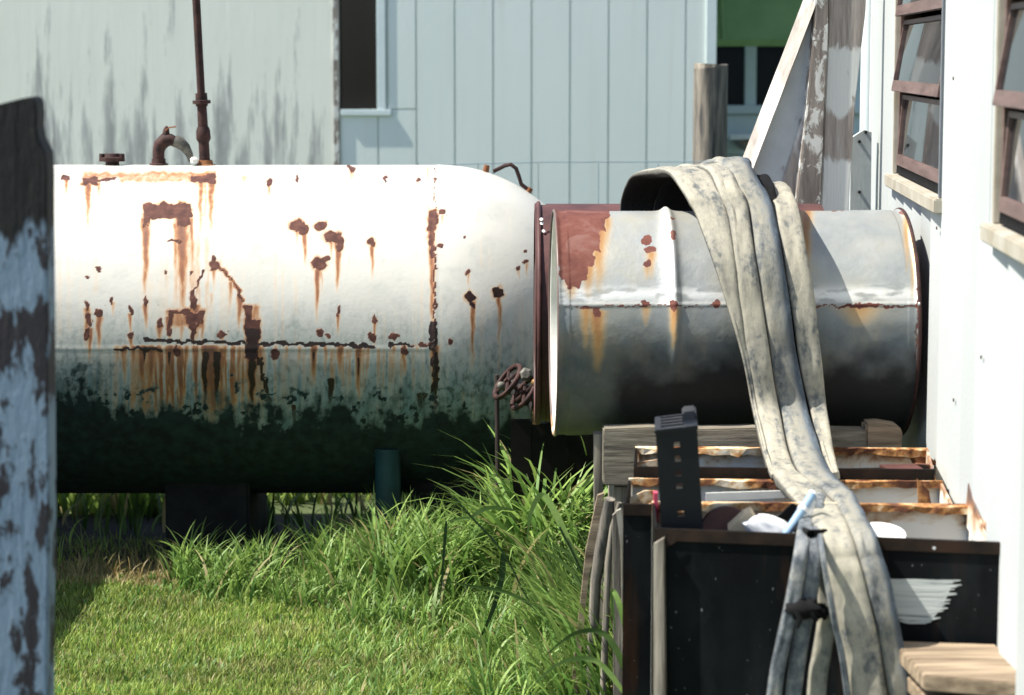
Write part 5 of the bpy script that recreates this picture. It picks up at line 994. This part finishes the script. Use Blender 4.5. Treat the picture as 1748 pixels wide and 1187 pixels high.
# prominent single grass stalks
def leafmesh(m, pts, wmax, tip=True):
    pts = [Vector(p) for p in pts]; C = cat(np.array([list(p) for p in pts]), 5); nn = len(C); vs = []
    for i in range(nn):
        T_ = Vector(C[min(i + 1, nn - 1)] - C[max(i - 1, 0)]).normalized(); Wd = T_.cross(Vector((0, 1, .15))).normalized(); t_ = i / (nn - 1)
        wq = wmax * min(1, .45 + 3 * t_) * (1 - t_ ** 2.2) + .0004
        c = Vector(C[i]); vs += [c - Wd * wq, c + Vector((0, .0015, 0)) * (1 - t_), c + Wd * wq]
    m.add(vs, [(i * 3 + k, i * 3 + k + 1, i * 3 + k + 4, i * 3 + k + 3) for i in range(nn - 1) for k in (0, 1)])
simple('stalk_green', (.05, .10, .02), (.10, .17, .035), 20, .6); simple('stalk_dark', (.012, .035, .012), (.03, .07, .02), 20, .5); simple('leaf_bright', (.16, .27, .06), (.25, .36, .10), 20, .5)
def gstalk(label, stem, seedhead, leaves, Y):
    b = P(*stem[0], Y); th = thing('grass_stalk', label, 'grass stalk', (b.x, Y, 0), 'single grass stalks before the boxes')
    st = [(b.x + .05, Y, 0)] + [P(a, c, Y) for a, c in stem]
    m = MB(); m.tube(cat(np.array([list(p) for p in st]), 4).tolist(), .0032, 6); m.build('stem', 'stalk_dark', th, smooth=True)
    if seedhead:
        A = P(*seedhead[0], Y); B = P(*seedhead[1], Y); m = MB(); rn = random.Random(3)
        for i in range(46):
            t_ = i / 46; c = A.lerp(B, t_); d = Vector((rn.uniform(-1, 1), rn.uniform(-1, 1), rn.uniform(-.4, 1))).normalized() * .006
            m.tube([c, c + d + (B - A).normalized() * .008], [.0022, .0008], 5)
        m.build('seed_head', 'stalk_green', th)
    for (pts, wq, mt) in leaves:
        m = MB(); leafmesh(m, [P(a, c, Y + .01 * k) for k, (a, c) in enumerate(pts)], wq, True); m.build('leaf', mt, th, smooth=True)
gstalk('long dark seeding grass stalk slanting up to the left across the lawn', [(1000, 1130), (945, 1060), (905, 1030), (860, 945), (805, 883), (775, 850)], ((805, 883), (774, 848)), [
    ([(806, 882), (830, 868), (860, 868), (882, 872)], .007, 'leaf_bright'), ([(803, 884), (785, 886), (762, 890)], .005, 'leaf_bright'),
    ([(858, 945), (856, 990), (838, 1050), (812, 1105)], .009, 'stalk_dark'), ([(762, 890), (758, 940), (752, 1020)], .0045, 'stalk_dark'),
    ([(905, 1030), (860, 1010), (800, 1000), (750, 990)], .006, 'stalk_green'), ([(945, 1060), (915, 1038), (880, 1018)], .008, 'stalk_dark')], 6.95)
gstalk('green grass stalk with long drooping blades near the left metal box', [(1060, 1160), (1030, 1060), (985, 960), (955, 900)], None, [
    ([(985, 960), (950, 880), (925, 845), (905, 880), (900, 930)], .010, 'leaf_bright'), ([(1030, 1060), (1010, 985), (980, 950), (940, 930)], .009, 'stalk_green'), ([(1045, 1110), (1000, 1010), (960, 960), (905, 930)], .008, 'stalk_green'), ([(1055, 1130), (990, 1060), (930, 1040), (860, 1010)], .007, 'stalk_green')], 6.7)
gstalk('bright upright grass stalk at the bottom left of the metal boxes', [(1085, 1200), (1080, 1120), (1090, 1040)], None, [
    ([(1080, 1120), (1060, 1040), (1045, 1010), (1050, 1080)], .008, 'leaf_bright'), ([(1085, 1190), (1040, 1090), (985, 1080), (930, 1120)], .008, 'stalk_green'), ([(1100, 1180), (1106, 1100), (1112, 1040), (1116, 1010)], .004, 'leaf_bright'), ([(1070, 1190), (1020, 1130), (960, 1130), (905, 1175)], .007, 'leaf_bright')], 5.9)
